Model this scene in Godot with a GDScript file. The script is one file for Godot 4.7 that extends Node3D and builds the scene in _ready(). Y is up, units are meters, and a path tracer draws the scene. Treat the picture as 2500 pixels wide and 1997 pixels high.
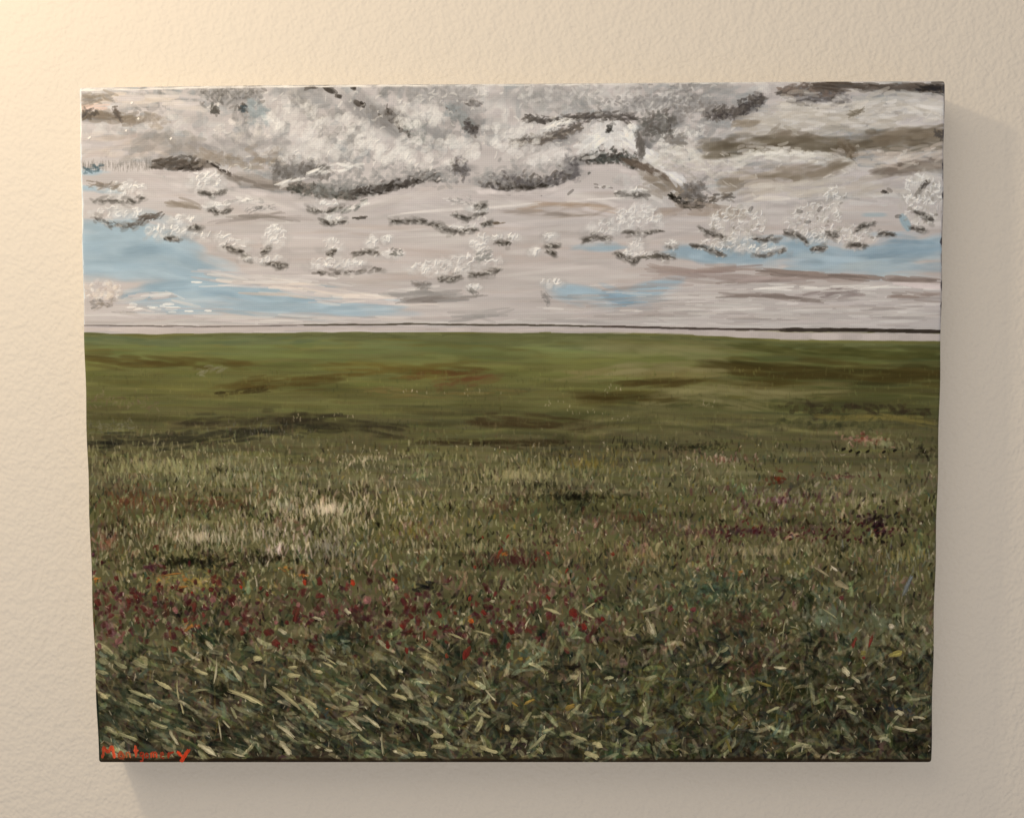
extends Node3D
# A stretched oil painting of a prairie under heavy cloud, hung on a roughly plastered wall.
# Units are metres. x runs to the right along the wall, y up, z out of the wall.

const CW := 0.508          # canvas width
const CH := 0.4064         # canvas height
const DEPTH := 0.030        # how far the painted face stands off the wall
const CY := 1.5            # height of the canvas centre above the floor
const TW := 1600           # texels across the painted face
const TH := 1280

var rng := RandomNumberGenerator.new()
var red := PackedFloat32Array()
var grn := PackedFloat32Array()
var blu := PackedFloat32Array()
var hgt := PackedFloat32Array()
var grain := PackedFloat32Array()     # 256 x 256 values of tooth, used by every stroke
var broad: FastNoiseLite
var oil: StandardMaterial3D

func _ready() -> void:
	rng.seed = 20417
	# ---------------------------------------------------------------- camera
	var cam := Camera3D.new()
	cam.name = "camera"
	cam.fov = 42.0
	cam.near = 0.02
	cam.far = 30.0
	cam.position = Vector3(0.0078, CY + 0.0513, 0.6331)
	cam.rotation_degrees = Vector3(-3.492, 0.679, -0.268)
	add_child(cam, true)
	cam.current = true
	# ---------------------------------------------------------------- room light and exposure
	var env := Environment.new()
	env.background_mode = Environment.BG_COLOR
	env.background_color = Color(0.84, 0.808, 0.778)
	env.background_energy_multiplier = 0.765
	env.tonemap_mode = Environment.TONE_MAPPER_LINEAR
	env.tonemap_exposure = 1.0
	env.sdfgi_enabled = true
	env.ssao_enabled = true
	env.ssil_enabled = true
	var we := WorldEnvironment.new()
	we.name = "world_environment"
	we.environment = env
	add_child(we, true)
	# ---------------------------------------------------------------- the lamp up on the left
	var lamp := OmniLight3D.new()
	lamp.name = "wall_lamp_light"
	lamp.position = Vector3(-0.50, CY + 0.51, 0.39)
	lamp.light_color = Color(1.0, 0.895, 0.74)
	lamp.light_energy = 0.192
	lamp.light_size = 0.035
	lamp.omni_range = 6.0
	lamp.omni_attenuation = 2.0
	lamp.shadow_enabled = true
	add_child(lamp, true)
	# ---------------------------------------------------------------- added soft fill with no seen source, from above on the left
	var soft_fill := AreaLight3D.new()
	soft_fill.name = "fill_light"
	soft_fill.area_size = Vector2(1.1, 0.8)
	soft_fill.area_normalize_energy = true
	soft_fill.light_color = Color(1.0, 0.925, 0.82)
	soft_fill.light_energy = 0.78
	soft_fill.area_range = 8.0
	soft_fill.shadow_enabled = true
	add_child(soft_fill, true)
	soft_fill.look_at_from_position(Vector3(-0.75, CY + 1.05, 1.15), Vector3(0.0, CY, 0.0))
	# ---------------------------------------------------------------- the place
	build_wall()
	paint_picture()
	build_canvas()

# ==================================================================== helpers
func commit(called: String, st: SurfaceTool, m: Material, parent: Node) -> MeshInstance3D:
	var o := MeshInstance3D.new()
	o.name = called
	o.mesh = st.commit()
	o.material_override = m
	o.cast_shadow = GeometryInstance3D.SHADOW_CASTING_SETTING_ON
	parent.add_child(o, true)
	return o

func quad(st: SurfaceTool, a: int, b: int, c: int, d: int) -> void:
	for i in [a, b, c, a, c, d]:
		st.add_index(i)

# ==================================================================== the wall
func build_wall() -> void:
	var n := 1280
	var big := FastNoiseLite.new()
	big.noise_type = FastNoiseLite.TYPE_SIMPLEX_SMOOTH
	big.seed = 5
	big.frequency = 0.165
	big.fractal_type = FastNoiseLite.FRACTAL_FBM
	big.fractal_octaves = 3
	big.fractal_gain = 0.5
	var mid := FastNoiseLite.new()
	mid.noise_type = FastNoiseLite.TYPE_SIMPLEX_SMOOTH
	mid.seed = 31
	mid.frequency = 0.055
	mid.fractal_type = FastNoiseLite.FRACTAL_NONE
	var f := PackedFloat32Array()
	f.resize(n * n)
	var k := 0
	for y in n:
		for x in n:
			var v: float = big.get_noise_2d(x, y)
			v = v * 0.5 + 0.5
			v = v * v * (3.0 - 2.0 * v)
			f[k] = 0.72 * v + 0.3 * mid.get_noise_2d(x, y)
			k += 1
	# the last stretch runs over into the first, so that the plaster has no seam where it repeats
	var e := 96
	for y in n:
		for x in e:
			var t := float(x) / e
			f[y * n + x] = lerpf(f[y * n + (n - e + x) % n], f[y * n + x], t) if x > 0 else f[y * n + n - 1]
	var im := Image.create_from_data(n, n, false, Image.FORMAT_RF, f.to_byte_array())
	var m := StandardMaterial3D.new()
	m.albedo_color = Color(0.885, 0.868, 0.838)
	m.roughness = 0.82
	m.metallic_specular = 0.3
	m.heightmap_enabled = true
	m.heightmap_texture = ImageTexture.create_from_image(im)
	m.heightmap_scale = 0.062
	var st := SurfaceTool.new()
	st.begin(Mesh.PRIMITIVE_TRIANGLES)
	var w := 2.0
	var lo := 0.0
	var hi := 2.7
	var tile := 0.82
	var z := -DEPTH
	var back := z - 0.12
	var faces := [
		[Vector3(-w, lo, z), Vector3(-w, hi, z), Vector3(w, hi, z), Vector3(w, lo, z)],
		[Vector3(w, lo, back), Vector3(w, hi, back), Vector3(-w, hi, back), Vector3(-w, lo, back)],
		[Vector3(-w, hi, z), Vector3(-w, hi, back), Vector3(w, hi, back), Vector3(w, hi, z)],
		[Vector3(-w, lo, back), Vector3(-w, lo, z), Vector3(w, lo, z), Vector3(w, lo, back)],
		[Vector3(-w, lo, back), Vector3(-w, hi, back), Vector3(-w, hi, z), Vector3(-w, lo, z)],
		[Vector3(w, lo, z), Vector3(w, hi, z), Vector3(w, hi, back), Vector3(w, lo, back)],
	]
	var at := 0
	for q in faces:
		for p in q:
			st.set_uv(Vector2((p.x + 0.43 + p.z) / tile, (-p.y + 0.3) / tile))
			st.add_vertex(p)
		quad(st, at, at + 1, at + 2, at + 3)
		at += 4
	st.generate_normals()
	st.generate_tangents()
	var wall := commit("wall", st, m, self)
	wall.set_meta("kind", "structure")
	wall.set_meta("label", "cream plaster wall with a fine bumpy texture behind the painting")

# ==================================================================== painting the picture
# Places on the picture are given in a drawing frame measured off the picture: its corners are (165,188), (1993,168), (1966,1607), (204,1607).
func on_canvas(x: float, y: float) -> Vector2:
	var d := 5.0748978e-06 * x + -2.6748874e-05 * y + 1.0
	return Vector2((0.00054942705 * x + -1.5948142e-05 * y + -0.086756541) / d, (5.088271e-06 * x + 0.00067229322 * y + -0.12379662) / d)

func pick(cols: Array) -> Color:
	return cols[rng.randi() % cols.size()]

func c8(r: float, g: float, b: float) -> Color:
	return Color(r / 255.0, g / 255.0, b / 255.0)

func vary(c: Color, v: float, hue := 0.0) -> Color:
	var k := 1.0 + rng.randfn(0.0, v)
	return Color(maxf(c.r * k + rng.randfn(0.0, hue), 0.0), maxf(c.g * k + rng.randfn(0.0, hue * 0.6), 0.0), maxf(c.b * k + rng.randfn(0.0, hue), 0.0))

# One touch of the brush: length, width, angle (degrees, clockwise from the right), colour, opacity, thickness of paint, edge (low: soft), how dry the brush is, bend.
func stroke(px: float, py: float, ln: float, wd: float, deg: float, c: Color, a: float, thick := 0.0, edge := 3.0, dry := 0.0, bend := 0.0) -> void:
	var st := on_canvas(px, py)
	var cx := st.x * TW
	var cy := st.y * TH
	var hl := maxf(ln * 0.44, 0.6)
	var hw := maxf(wd * 0.44, 0.6)
	var ca := cos(deg_to_rad(deg))
	var sa := sin(deg_to_rad(deg))
	var ex := absf(ca) * hl + absf(sa) * (hw + absf(bend) * hw) + 1.0
	var ey := absf(sa) * hl + absf(ca) * (hw + absf(bend) * hw) + 1.0
	var x0 := maxi(int(cx - ex), 0)
	var x1 := mini(int(cx + ex) + 1, TW - 1)
	var y0 := maxi(int(cy - ey), 0)
	var y1 := mini(int(cy + ey) + 1, TH - 1)
	var seed_at := rng.randi() & 255
	var ihl := 1.0 / hl
	var ihw := 1.0 / hw
	var cr := c.r
	var cg := c.g
	var cb := c.b
	for y in range(y0, y1 + 1):
		var dy := y - cy
		var row := y * TW
		for x in range(x0, x1 + 1):
			var dx := x - cx
			var u := (dx * ca + dy * sa) * ihl
			var w := 1.0 - u * u
			if w <= 0.0:
				continue
			var v := (dy * ca - dx * sa) * ihw - bend * (w - 0.5)
			var g := grain[((int(v * hw * 1.4 + 64.0) + seed_at) & 255) << 8 | (int(u * hl * 0.22 + 64.0 + seed_at) & 255)]
			var d := 1.0 - v * v / sqrt(w) - (g - 0.35) * 0.8 * (1.0 - 0.6 * w)
			if d <= 0.0:
				continue
			var m := minf(d * edge, 1.0)
			if edge < 1.5:
				m *= minf(w * 1.5, 1.0)
			m *= a
			if dry > 0.0:
				m *= clampf(1.0 - dry * (1.6 * g + 1.2 * grain[(y & 255) << 8 | (x & 255)] - 0.55), 0.0, 1.0)
			var i := row + x
			var tone := 1.0 + (g - 0.5) * 0.10
			red[i] += (cr * tone - red[i]) * m
			grn[i] += (cg * tone - grn[i]) * m
			blu[i] += (cb * tone - blu[i]) * m
			if thick > 0.0:
				hgt[i] += (thick * (0.6 + 0.8 * g) - hgt[i] * 0.35) * m

# Many touches strewn along a line of points.
func along(p: Array, n: int, spread: float, ln: Vector2, wd: Vector2, jitter: float, cols: Array, a: float, thick := 0.0, edge := 3.0, dry := 0.0, follow := true) -> void:
	if thick >= 0.3 and edge < 2.5:
		# broken colour: more and smaller touches
		n = int(n * 1.9)
		ln *= 0.72
		wd *= 0.68
		spread *= 1.2
		jitter += 10.0 if ln.y < 28.0 else 0.0
		dry += 0.12
		a *= 1.02
	var total := 0.0
	for i in range(0, p.size() - 2, 2):
		total += Vector2(p[i], p[i + 1]).distance_to(Vector2(p[i + 2], p[i + 3]))
	for k in n:
		var s := rng.randf() * total
		for i in range(0, p.size() - 2, 2):
			var b := Vector2(p[i], p[i + 1])
			var e := Vector2(p[i + 2], p[i + 3])
			var d := b.distance_to(e)
			if s <= d or i == p.size() - 4:
				var q := b.lerp(e, s / maxf(d, 0.01))
				var ang := rad_to_deg((e - b).angle()) if follow else 0.0
				q += Vector2(rng.randfn(0.0, spread * 0.4), rng.randfn(0.0, spread))
				stroke(q.x, q.y, rng.randf_range(ln.x, ln.y), rng.randf_range(wd.x, wd.y), ang + rng.randfn(0.0, jitter), vary(pick(cols), 0.05), a * rng.randf_range(0.6, 1.0), thick, edge, dry, rng.randf_range(-0.5, 0.5))
				break
			s -= d

# Many touches inside an oval.
func fluff(x: float, y: float, rx: float, ry: float, n: int, size: Vector2, deg: float, jitter: float, cols: Array, a: float, thick := 0.6, edge := 3.0, dry := 0.5) -> void:
	for k in n:
		var r := sqrt(rng.randf())
		var t := rng.randf() * TAU
		var s := rng.randf_range(size.x, size.y)
		stroke(x + cos(t) * r * rx, y + sin(t) * r * ry, s * rng.randf_range(0.8, 1.35), s * rng.randf_range(0.55, 0.95), deg + rng.randfn(0.0, jitter), vary(pick(cols), 0.045), a * rng.randf_range(0.55, 1.0), thick, edge, dry, rng.randf_range(-0.8, 0.8))

func paint_picture() -> void:
	var n := TW * TH
	red.resize(n)
	grn.resize(n)
	blu.resize(n)
	hgt.resize(n)
	grain.resize(65536)
	var gn := FastNoiseLite.new()
	gn.seed = 9
	gn.noise_type = FastNoiseLite.TYPE_VALUE_CUBIC
	gn.frequency = 0.35
	for i in 65536:
		grain[i] = clampf(0.5 + gn.get_noise_2d(i & 255, i >> 8) * 0.75, 0.0, 1.0)
	broad = FastNoiseLite.new()
	broad.seed = 77
	broad.noise_type = FastNoiseLite.TYPE_SIMPLEX_SMOOTH
	broad.frequency = 0.004
	broad.fractal_octaves = 3
	paint_ground()
	paint_sky()
	# the sky was mixed from cooler, lighter paint than the field
	for i in n:
		red[i] *= 1.075
		grn[i] *= 1.135
		blu[i] *= 1.205
	paint_field()

# the first thin coat: warm grey above the horizon, olive below
func paint_ground() -> void:
	var horizon := int(on_canvas(1000, 700).y * TH)
	for y in TH:
		var t := float(y) / TH
		for x in TW:
			var i := y * TW + x
			var s := broad.get_noise_2d(x * 0.7, y * 5.0)
			if y < horizon:
				var b := 0.715 + 0.045 * s
				red[i] = b * 1.02
				grn[i] = b * 0.965
				blu[i] = b * 0.93
			else:
				var d := clampf((t - 0.37) / 0.63, 0.0, 1.0)
				var b := (0.42 - 0.15 * d) * (1.0 + 0.16 * s)
				red[i] = b * (0.985 - 0.0 * d)
				grn[i] = b * (0.955 - 0.06 * d)
				blu[i] = b * (0.56 + 0.10 * d)

# ------------------------------------------------------------------ the clouds
func paint_sky() -> void:
	var LIGHT := c8(204, 196, 188)
	var WHITE := c8(225, 217, 207)
	var MID := c8(176, 168, 162)
	var GREY := c8(152, 146, 141)
	var COOL := c8(150, 150, 148)
	var DARK := c8(104, 97, 91)
	var DEEP := c8(74, 68, 63)
	var BROWN := c8(140, 128, 115)
	var PINK := c8(187, 177, 172)
	var ROSE := c8(180, 166, 157)
	var BLUE := c8(160, 171, 176)
	var TEAL := c8(146, 160, 168)
	var V := Vector2(1, 1)
	# smooth haze, long level strokes
	for k in 750:
		var y := rng.randf_range(395, 690)
		var x := rng.randf_range(165, 1990)
		stroke(x, y, rng.randf_range(60, 260), rng.randf_range(6, 18), rng.randfn(0, 2.5), vary(pick([PINK, MID, PINK, LIGHT, ROSE]), 0.03), 0.32, 0.05, 1.1)
	# blue openings on the left
	along([165, 500, 300, 505, 390, 535], 130, 17, Vector2(70, 160), Vector2(18, 34), 3, [BLUE, BLUE, c8(168, 178, 183)], 0.5, 0.05, 1.0)
	along([165, 550, 330, 550, 470, 590], 170, 18, Vector2(70, 170), Vector2(18, 34), 2.5, [BLUE, BLUE, TEAL, c8(169, 179, 183)], 0.5, 0.05, 1.0)
	along([300, 615, 450, 605, 600, 630, 720, 645], 130, 11, Vector2(70, 180), Vector2(12, 24), 2, [BLUE, TEAL, c8(170, 180, 183)], 0.5, 0.05, 1.0)
	along([350, 645, 560, 648, 840, 648], 70, 7, Vector2(80, 180), Vector2(8, 16), 2, [BLUE, c8(172, 180, 183)], 0.55, 0.05, 1.1)
	along([166, 362, 215, 362], 14, 4, Vector2(30, 60), Vector2(6, 12), 4, [BLUE], 0.5, 0.05, 1.0)
	along([168, 398, 250, 402], 14, 4, Vector2(30, 70), Vector2(6, 12), 4, [BLUE], 0.6, 0.05, 1.2)
	stroke(170, 440, 60, 12, 90, BLUE, 0.7, 0.0, 1.2)
	# blue openings on the right
	along([1225, 520, 1295, 520], 14, 4, Vector2(40, 90), Vector2(6, 12), 3, [BLUE], 0.55, 0.0, 1.1)
	along([1430, 528, 1520, 540, 1580, 535], 80, 7, Vector2(40, 110), Vector2(12, 22), 3, [BLUE, TEAL, TEAL], 0.5, 0.05, 1.0)
	along([1540, 535, 1660, 525, 1800, 545, 1985, 525], 190, 14, Vector2(50, 140), Vector2(14, 26), 3, [BLUE, TEAL, c8(167, 176, 179)], 0.5, 0.05, 1.0)
	along([1680, 558, 1985, 560], 40, 9, Vector2(60, 150), Vector2(8, 18), 3, [c8(172, 178, 178), BLUE], 0.6, 0.05, 1.1)
	along([1850, 512, 1985, 508], 30, 8, Vector2(40, 100), Vector2(8, 16), 4, [TEAL, BLUE, c8(142, 157, 166)], 0.5, 0.05, 1.0)
	along([1180, 610, 1290, 632, 1420, 600], 70, 9, Vector2(50, 120), Vector2(12, 24), 3, [BLUE, c8(166, 178, 184)], 0.5, 0.05, 1.1)
	along([1290, 625, 1350, 642], 30, 6, Vector2(30, 80), Vector2(10, 18), 4, [TEAL, c8(144, 158, 167)], 0.6, 0.05, 1.2)
	stroke(1905, 468, 40, 22, 60, c8(150, 165, 170), 0.8, 0.3, 1.6)
	stroke(1840, 452, 60, 12, 0, c8(160, 172, 174), 0.6, 0.1, 1.3)
	# pale cloud low on the left
	along([470, 596, 620, 605, 760, 622, 880, 612], 60, 6, Vector2(50, 140), Vector2(5, 12), 3, [PINK, c8(210, 196, 184), LIGHT], 0.7, 0.15, 1.8)
	along([590, 622, 700, 632, 900, 640], 26, 3, Vector2(40, 110), Vector2(4, 8), 3, [c8(208, 196, 186), PINK], 0.6, 0.15, 1.8)
	along([440, 569, 560, 584, 720, 590], 26, 5, Vector2(50, 120), Vector2(5, 12), 4, [PINK, LIGHT], 0.55, 0.1, 1.5)
	fluff(215, 612, 44, 20, 90, Vector2(7, 14), -30, 50, [PINK, c8(212, 196, 180), WHITE, ROSE], 0.7, 0.7)
	along([195, 640, 240, 636], 26, 5, Vector2(8, 18), Vector2(4, 8), 30, [DARK, GREY, BROWN], 0.6, 0.4, 3, 0.5)
	along([270, 628, 350, 624, 400, 640], 20, 4, Vector2(30, 70), Vector2(4, 9), 4, [PINK, LIGHT], 0.6, 0.2, 2)
	along([254, 659, 330, 666], 16, 2, Vector2(18, 40), Vector2(3, 5), 4, [GREY, BROWN], 0.6, 0.3, 3)
	along([250, 650, 300, 648, 370, 650], 20, 4, Vector2(12, 28), Vector2(4, 7), 8, [WHITE, LIGHT], 0.6, 0.6, 3, 0.3)
	for q in [[415, 594, 24], [365, 647, 34], [400, 655, 20], [440, 654, 16], [700, 672, 60], [1330, 655, 50]]:
		stroke(q[0], q[1], q[2], 4.5, 2, WHITE, 0.8, 0.6, 3)
	# level bands above the horizon
	along([180, 668, 600, 674, 1980, 684], 130, 7, Vector2(60, 220), Vector2(4, 10), 1.5, [PINK, MID, LIGHT, c8(184, 172, 166)], 0.5, 0.15, 1.6)
	along([1150, 650, 1500, 648, 1980, 650], 190, 20, Vector2(40, 160), Vector2(5, 10), 2, [LIGHT, PINK, MID, c8(158, 148, 142)], 0.45, 0.28, 1.6)
	along([1360, 565, 1450, 572, 1560, 566], 26, 4, Vector2(50, 120), Vector2(5, 11), 5, [c8(146, 130, 124), c8(160, 146, 138)], 0.6, 0.1, 1.5)
	along([1380, 582, 1560, 590, 1800, 586], 36, 6, Vector2(60, 140), Vector2(5, 11), 3, [c8(152, 138, 130), c8(166, 152, 146)], 0.5, 0.1, 1.5)
	along([1640, 574, 1740, 580, 1960, 592], 50, 3, Vector2(40, 110), Vector2(5, 10), 3, [c8(134, 122, 115), c8(150, 136, 128)], 0.7, 0.2, 2)
	along([1540, 622, 1650, 624, 1700, 630], 20, 3, Vector2(40, 100), Vector2(4, 9), 3, [c8(142, 130, 123)], 0.6, 0.1, 1.8)
	along([1700, 620, 1800, 612], 20, 5, Vector2(30, 70), Vector2(5, 10), 10, [c8(150, 138, 133)], 0.6, 0.1, 1.6)
	along([1880, 622, 1970, 625], 14, 4, Vector2(30, 80), Vector2(5, 9), 3, [c8(150, 136, 128)], 0.6, 0.1, 1.6)
	along([1600, 608, 1980, 604], 26, 4, Vector2(30, 90), Vector2(3, 6), 3, [LIGHT, WHITE], 0.6, 0.4, 2.5)
	along([1880, 600, 1975, 604], 12, 3, Vector2(40, 80), Vector2(6, 10), 2, [c8(204, 190, 184)], 0.7, 0.2, 2)
	for k in 46:
		stroke(rng.randf_range(1180, 1960), rng.randf_range(596, 682), rng.randf_range(20, 70), rng.randf_range(2.5, 5), rng.randfn(0, 2), vary(LIGHT, 0.03), 0.6, 0.6, 2.5, 0.4)
	along([820, 620, 950, 618], 26, 8, Vector2(30, 80), Vector2(5, 11), 8, [MID, GREY], 0.5, 0.2, 1.6)
	along([870, 632, 1010, 626], 24, 4, Vector2(40, 90), Vector2(4, 9), 4, [GREY, c8(146, 137, 131)], 0.6, 0.2, 1.8)
	along([960, 664, 1060, 660], 16, 6, Vector2(40, 80), Vector2(5, 10), 5, [MID, GREY], 0.5, 0.1, 1.5)
	# smooth grey belly of the cloud bank
	along([300, 375, 480, 405, 700, 435, 900, 415, 1100, 410, 1400, 460], 150, 15, Vector2(60, 170), Vector2(10, 22), 6, [PINK, c8(186, 174, 168), c8(196, 186, 178)], 0.5, 0.05, 1.1)
	along([880, 460, 1100, 480, 1400, 470, 1700, 455], 90, 18, Vector2(60, 180), Vector2(8, 18), 4, [c8(190, 180, 174), PINK], 0.45, 0.05, 1.1)
	along([1100, 437, 1250, 428, 1290, 436], 16, 4, Vector2(40, 90), Vector2(5, 10), 5, [c8(160, 140, 122)], 0.45, 0.05, 1.4)
	along([1080, 446, 1200, 450, 1260, 452, 1290, 440], 22, 3, Vector2(40, 90), Vector2(5, 9), 6, [c8(150, 138, 128), c8(164, 152, 144)], 0.5, 0.05, 1.4)
	along([860, 448, 1040, 436, 1290, 420], 14, 2, Vector2(80, 160), Vector2(3, 6), 2, [c8(206, 196, 188)], 0.6, 0.2, 2)
	along([450, 465, 560, 456, 640, 462], 26, 4, Vector2(30, 90), Vector2(5, 9), 4, [c8(148, 138, 130), c8(160, 150, 144)], 0.5, 0.05, 1.5)
	along([360, 428, 420, 436], 14, 5, Vector2(24, 50), Vector2(6, 10), 8, [c8(150, 138, 126)], 0.55, 0.05, 1.5)
	# ---- the big bank along the top: mottled light and grey
	for k in 2300:
		var x := rng.randf_range(160, 2000)
		var lower := 345.0 + 45.0 * sin((x - 300.0) * 0.0062) if x < 1300 else 430.0
		var y := rng.randf_range(165, lower)
		var w := broad.get_noise_2d(x * 1.1 + 900.0, y * 2.0)
		var cols: Array = [LIGHT, c8(192, 186, 180), MID, PINK] if w > 0.05 else ([MID, GREY, c8(188, 181, 175), COOL] if w > -0.18 else [GREY, COOL, c8(134, 129, 124)])
		var lv := clampf((x - 1250.0) / 400.0, 0.0, 1.0)
		stroke(x, y, rng.randf_range(14, 48) * (1.0 + 0.8 * lv), rng.randf_range(8, 20), rng.randfn(-20.0 * (1.0 - lv), 50.0 * (1.0 - lv) + 9.0), vary(pick(cols), 0.035), 0.5, 0.35, 1.5, 0.35, rng.randf_range(-0.6, 0.6))
	# soft shadow inside the bank
	for q in [[350, 318, 130, 44, 0, 148], [400, 346, 150, 20, 0, 108], [500, 335, 150, 30, 8, 150], [640, 368, 140, 34, 0, 126], [560, 397, 210, 24, 6, 142], [700, 405, 150, 24, 3, 108], [830, 387, 140, 22, -18, 110], [480, 200, 150, 30, 0, 138], [640, 200, 120, 34, 20, 156], [765, 232, 120, 36, 45, 136], [850, 265, 90, 36, 45, 124], [970, 235, 80, 54, 60, 142], [995, 268, 44, 30, 40, 112], [930, 198, 160, 28, 0, 158], [1130, 205, 200, 36, -5, 156], [1085, 383, 170, 26, 2, 118], [1205, 355, 70, 40, -40, 130], [1280, 333, 130, 22, 0, 108], [1400, 262, 110, 44, -20, 124], [1480, 214, 210, 34, -6, 148], [1555, 232, 100, 26, -25, 112], [1720, 198, 160, 30, 0, 128], [1350, 215, 170, 30, 0, 156], [965, 357, 64, 24, 10, 122], [1360, 305, 40, 30, 60, 120], [200, 244, 90, 24, 0, 130], [1590, 262, 120, 20, 0, 160], [900, 270, 70, 26, 40, 150], [1150, 300, 160, 18, -14, 128], [1220, 248, 220, 12, -4, 122]]:
		for k in 6:
			var g := float(q[5]) * rng.randf_range(0.95, 1.06)
			stroke(q[0] + rng.randfn(0, q[2] * 0.16), q[1] + rng.randfn(0, q[3] * 0.16), q[2] * rng.randf_range(0.6, 1.1), q[3] * rng.randf_range(0.6, 1.1), q[4] + rng.randfn(0, 6), c8(g * 1.0, g * 0.965, g * 0.94), 0.42, 0.2, 0.9, 0.25, rng.randf_range(-0.4, 0.4))
	# left: rosy streaks with brown shadow
	along([168, 215, 260, 208, 420, 215], 40, 8, Vector2(40, 100), Vector2(7, 14), 5, [c8(206, 190, 174), PINK, c8(198, 186, 176)], 0.6, 0.2, 1.6)
	along([170, 228, 220, 226], 10, 3, Vector2(20, 50), Vector2(4, 8), 5, [c8(212, 184, 168)], 0.6, 0.2, 2)
	along([172, 206, 235, 204], 24, 5, Vector2(16, 36), Vector2(6, 11), 16, [GREY, BROWN], 0.5, 0.2, 1.8)
	along([172, 240, 260, 250, 340, 254], 60, 6, Vector2(16, 46), Vector2(6, 12), 14, [BROWN, c8(128, 116, 104), c8(152, 140, 128)], 0.55, 0.25, 1.8)
	along([172, 239, 205, 236], 14, 4, Vector2(12, 24), Vector2(6, 11), 30, [DARK, c8(112, 102, 90)], 0.7, 0.3, 2)
	along([238, 226, 252, 254], 14, 4, Vector2(12, 22), Vector2(5, 9), 20, [DARK, c8(112, 102, 94)], 0.65, 0.3, 2)
	along([170, 300, 290, 290, 330, 310, 168, 330], 60, 9, Vector2(40, 110), Vector2(8, 16), 5, [PINK, c8(196, 182, 170), ROSE], 0.5, 0.1, 1.4)
	along([280, 306, 340, 300, 420, 312], 60, 12, Vector2(20, 46), Vector2(10, 20), 25, [c8(150, 142, 134), c8(160, 150, 142), GREY], 0.5, 0.2, 1.5)
	along([420, 300, 520, 318, 600, 300], 60, 14, Vector2(24, 54), Vector2(10, 20), 25, [GREY, MID, c8(160, 152, 148)], 0.45, 0.2, 1.5)
	# hanging dry-brush hairs over the left opening
	for k in 190:
		stroke(rng.randf_range(168, 335), rng.randf_range(342, 356), rng.randf_range(8, 20), 1.8, 90 + rng.randfn(0, 4), vary(c8(134, 126, 118), 0.1), 0.3, 0.1, 3)
	along([180, 358, 215, 356], 18, 4, Vector2(10, 18), Vector2(3, 6), 40, [c8(86, 98, 102)], 0.5, 0.1, 2)
	# dark edge rolling to the right
	along([325, 346, 380, 343, 440, 345], 60, 5, Vector2(14, 34), Vector2(6, 12), 10, [DARK, c8(92, 84, 76), c8(118, 108, 100)], 0.75, 0.4, 2)
	along([370, 352, 400, 356, 440, 346, 462, 356, 484, 370], 46, 3, Vector2(10, 24), Vector2(5, 9), 14, [DEEP, DARK, c8(84, 76, 70)], 0.8, 0.4, 2.4)
	along([400, 325, 520, 340, 600, 335], 60, 10, Vector2(14, 40), Vector2(8, 15), 25, [c8(146, 134, 122), BROWN, c8(160, 150, 140)], 0.5, 0.25, 1.7)
	along([440, 352, 470, 375, 580, 390, 660, 402, 730, 414], 110, 5, Vector2(24, 70), Vector2(7, 13), 6, [c8(146, 136, 128), c8(136, 126, 118), c8(158, 148, 140)], 0.6, 0.1, 1.7)
	along([575, 362, 640, 352, 690, 362], 100, 9, Vector2(10, 28), Vector2(8, 15), 40, [c8(126, 120, 115), c8(140, 134, 129), DARK], 0.5, 0.35, 1.8)
	along([610, 396, 700, 405, 760, 412], 80, 6, Vector2(10, 26), Vector2(6, 12), 30, [DARK, c8(88, 86, 80), c8(120, 116, 110)], 0.65, 0.4, 2)
	along([660, 400, 740, 392, 800, 396], 60, 8, Vector2(10, 26), Vector2(7, 13), 40, [c8(130, 127, 122), c8(152, 148, 143)], 0.5, 0.4, 2)
	along([735, 412, 800, 398, 845, 390, 900, 372, 925, 372], 110, 5, Vector2(10, 24), Vector2(6, 11), 20, [DARK, DEEP, c8(90, 84, 80)], 0.75, 0.45, 2.2)
	along([700, 388, 780, 372, 860, 362, 960, 372], 120, 10, Vector2(12, 30), Vector2(8, 15), 35, [GREY, MID, c8(140, 136, 132)], 0.5, 0.4, 1.8)
	along([590, 388, 640, 372, 700, 352, 760, 350], 30, 4, Vector2(16, 36), Vector2(4, 8), 12, [WHITE, LIGHT], 0.7, 0.7, 2.5, 0.3)
	along([955, 350, 985, 360], 40, 8, Vector2(10, 22), Vector2(7, 12), 40, [c8(118, 112, 110), DARK, c8(140, 134, 132)], 0.55, 0.35, 2)
	along([1012, 384, 1070, 386, 1150, 384, 1215, 362], 150, 8, Vector2(10, 26), Vector2(7, 13), 30, [DARK, c8(98, 92, 90), c8(126, 120, 118)], 0.65, 0.4, 2)
	along([1050, 394, 1110, 398, 1150, 390], 40, 3, Vector2(10, 22), Vector2(5, 9), 12, [DEEP, DARK], 0.65, 0.4, 2.3)
	along([1190, 340, 1215, 365], 40, 8, Vector2(12, 24), Vector2(7, 12), 40, [c8(124, 118, 116), c8(108, 102, 100)], 0.6, 0.35, 2)
	along([1000, 380, 1100, 355, 1200, 345], 90, 11, Vector2(12, 30), Vector2(8, 14), 40, [GREY, c8(164, 159, 154), MID], 0.45, 0.4, 1.8)
	along([1225, 330, 1270, 334, 1310, 330, 1340, 340], 110, 8, Vector2(9, 22), Vector2(6, 11), 35, [DARK, c8(88, 87, 82), DEEP, c8(112, 110, 104)], 0.7, 0.45, 2.2)
	along([1310, 338, 1345, 348, 1420, 384, 1452, 425], 56, 4, Vector2(14, 36), Vector2(6, 11), 10, [c8(112, 100, 90), c8(124, 112, 102)], 0.65, 0.25, 2)
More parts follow.
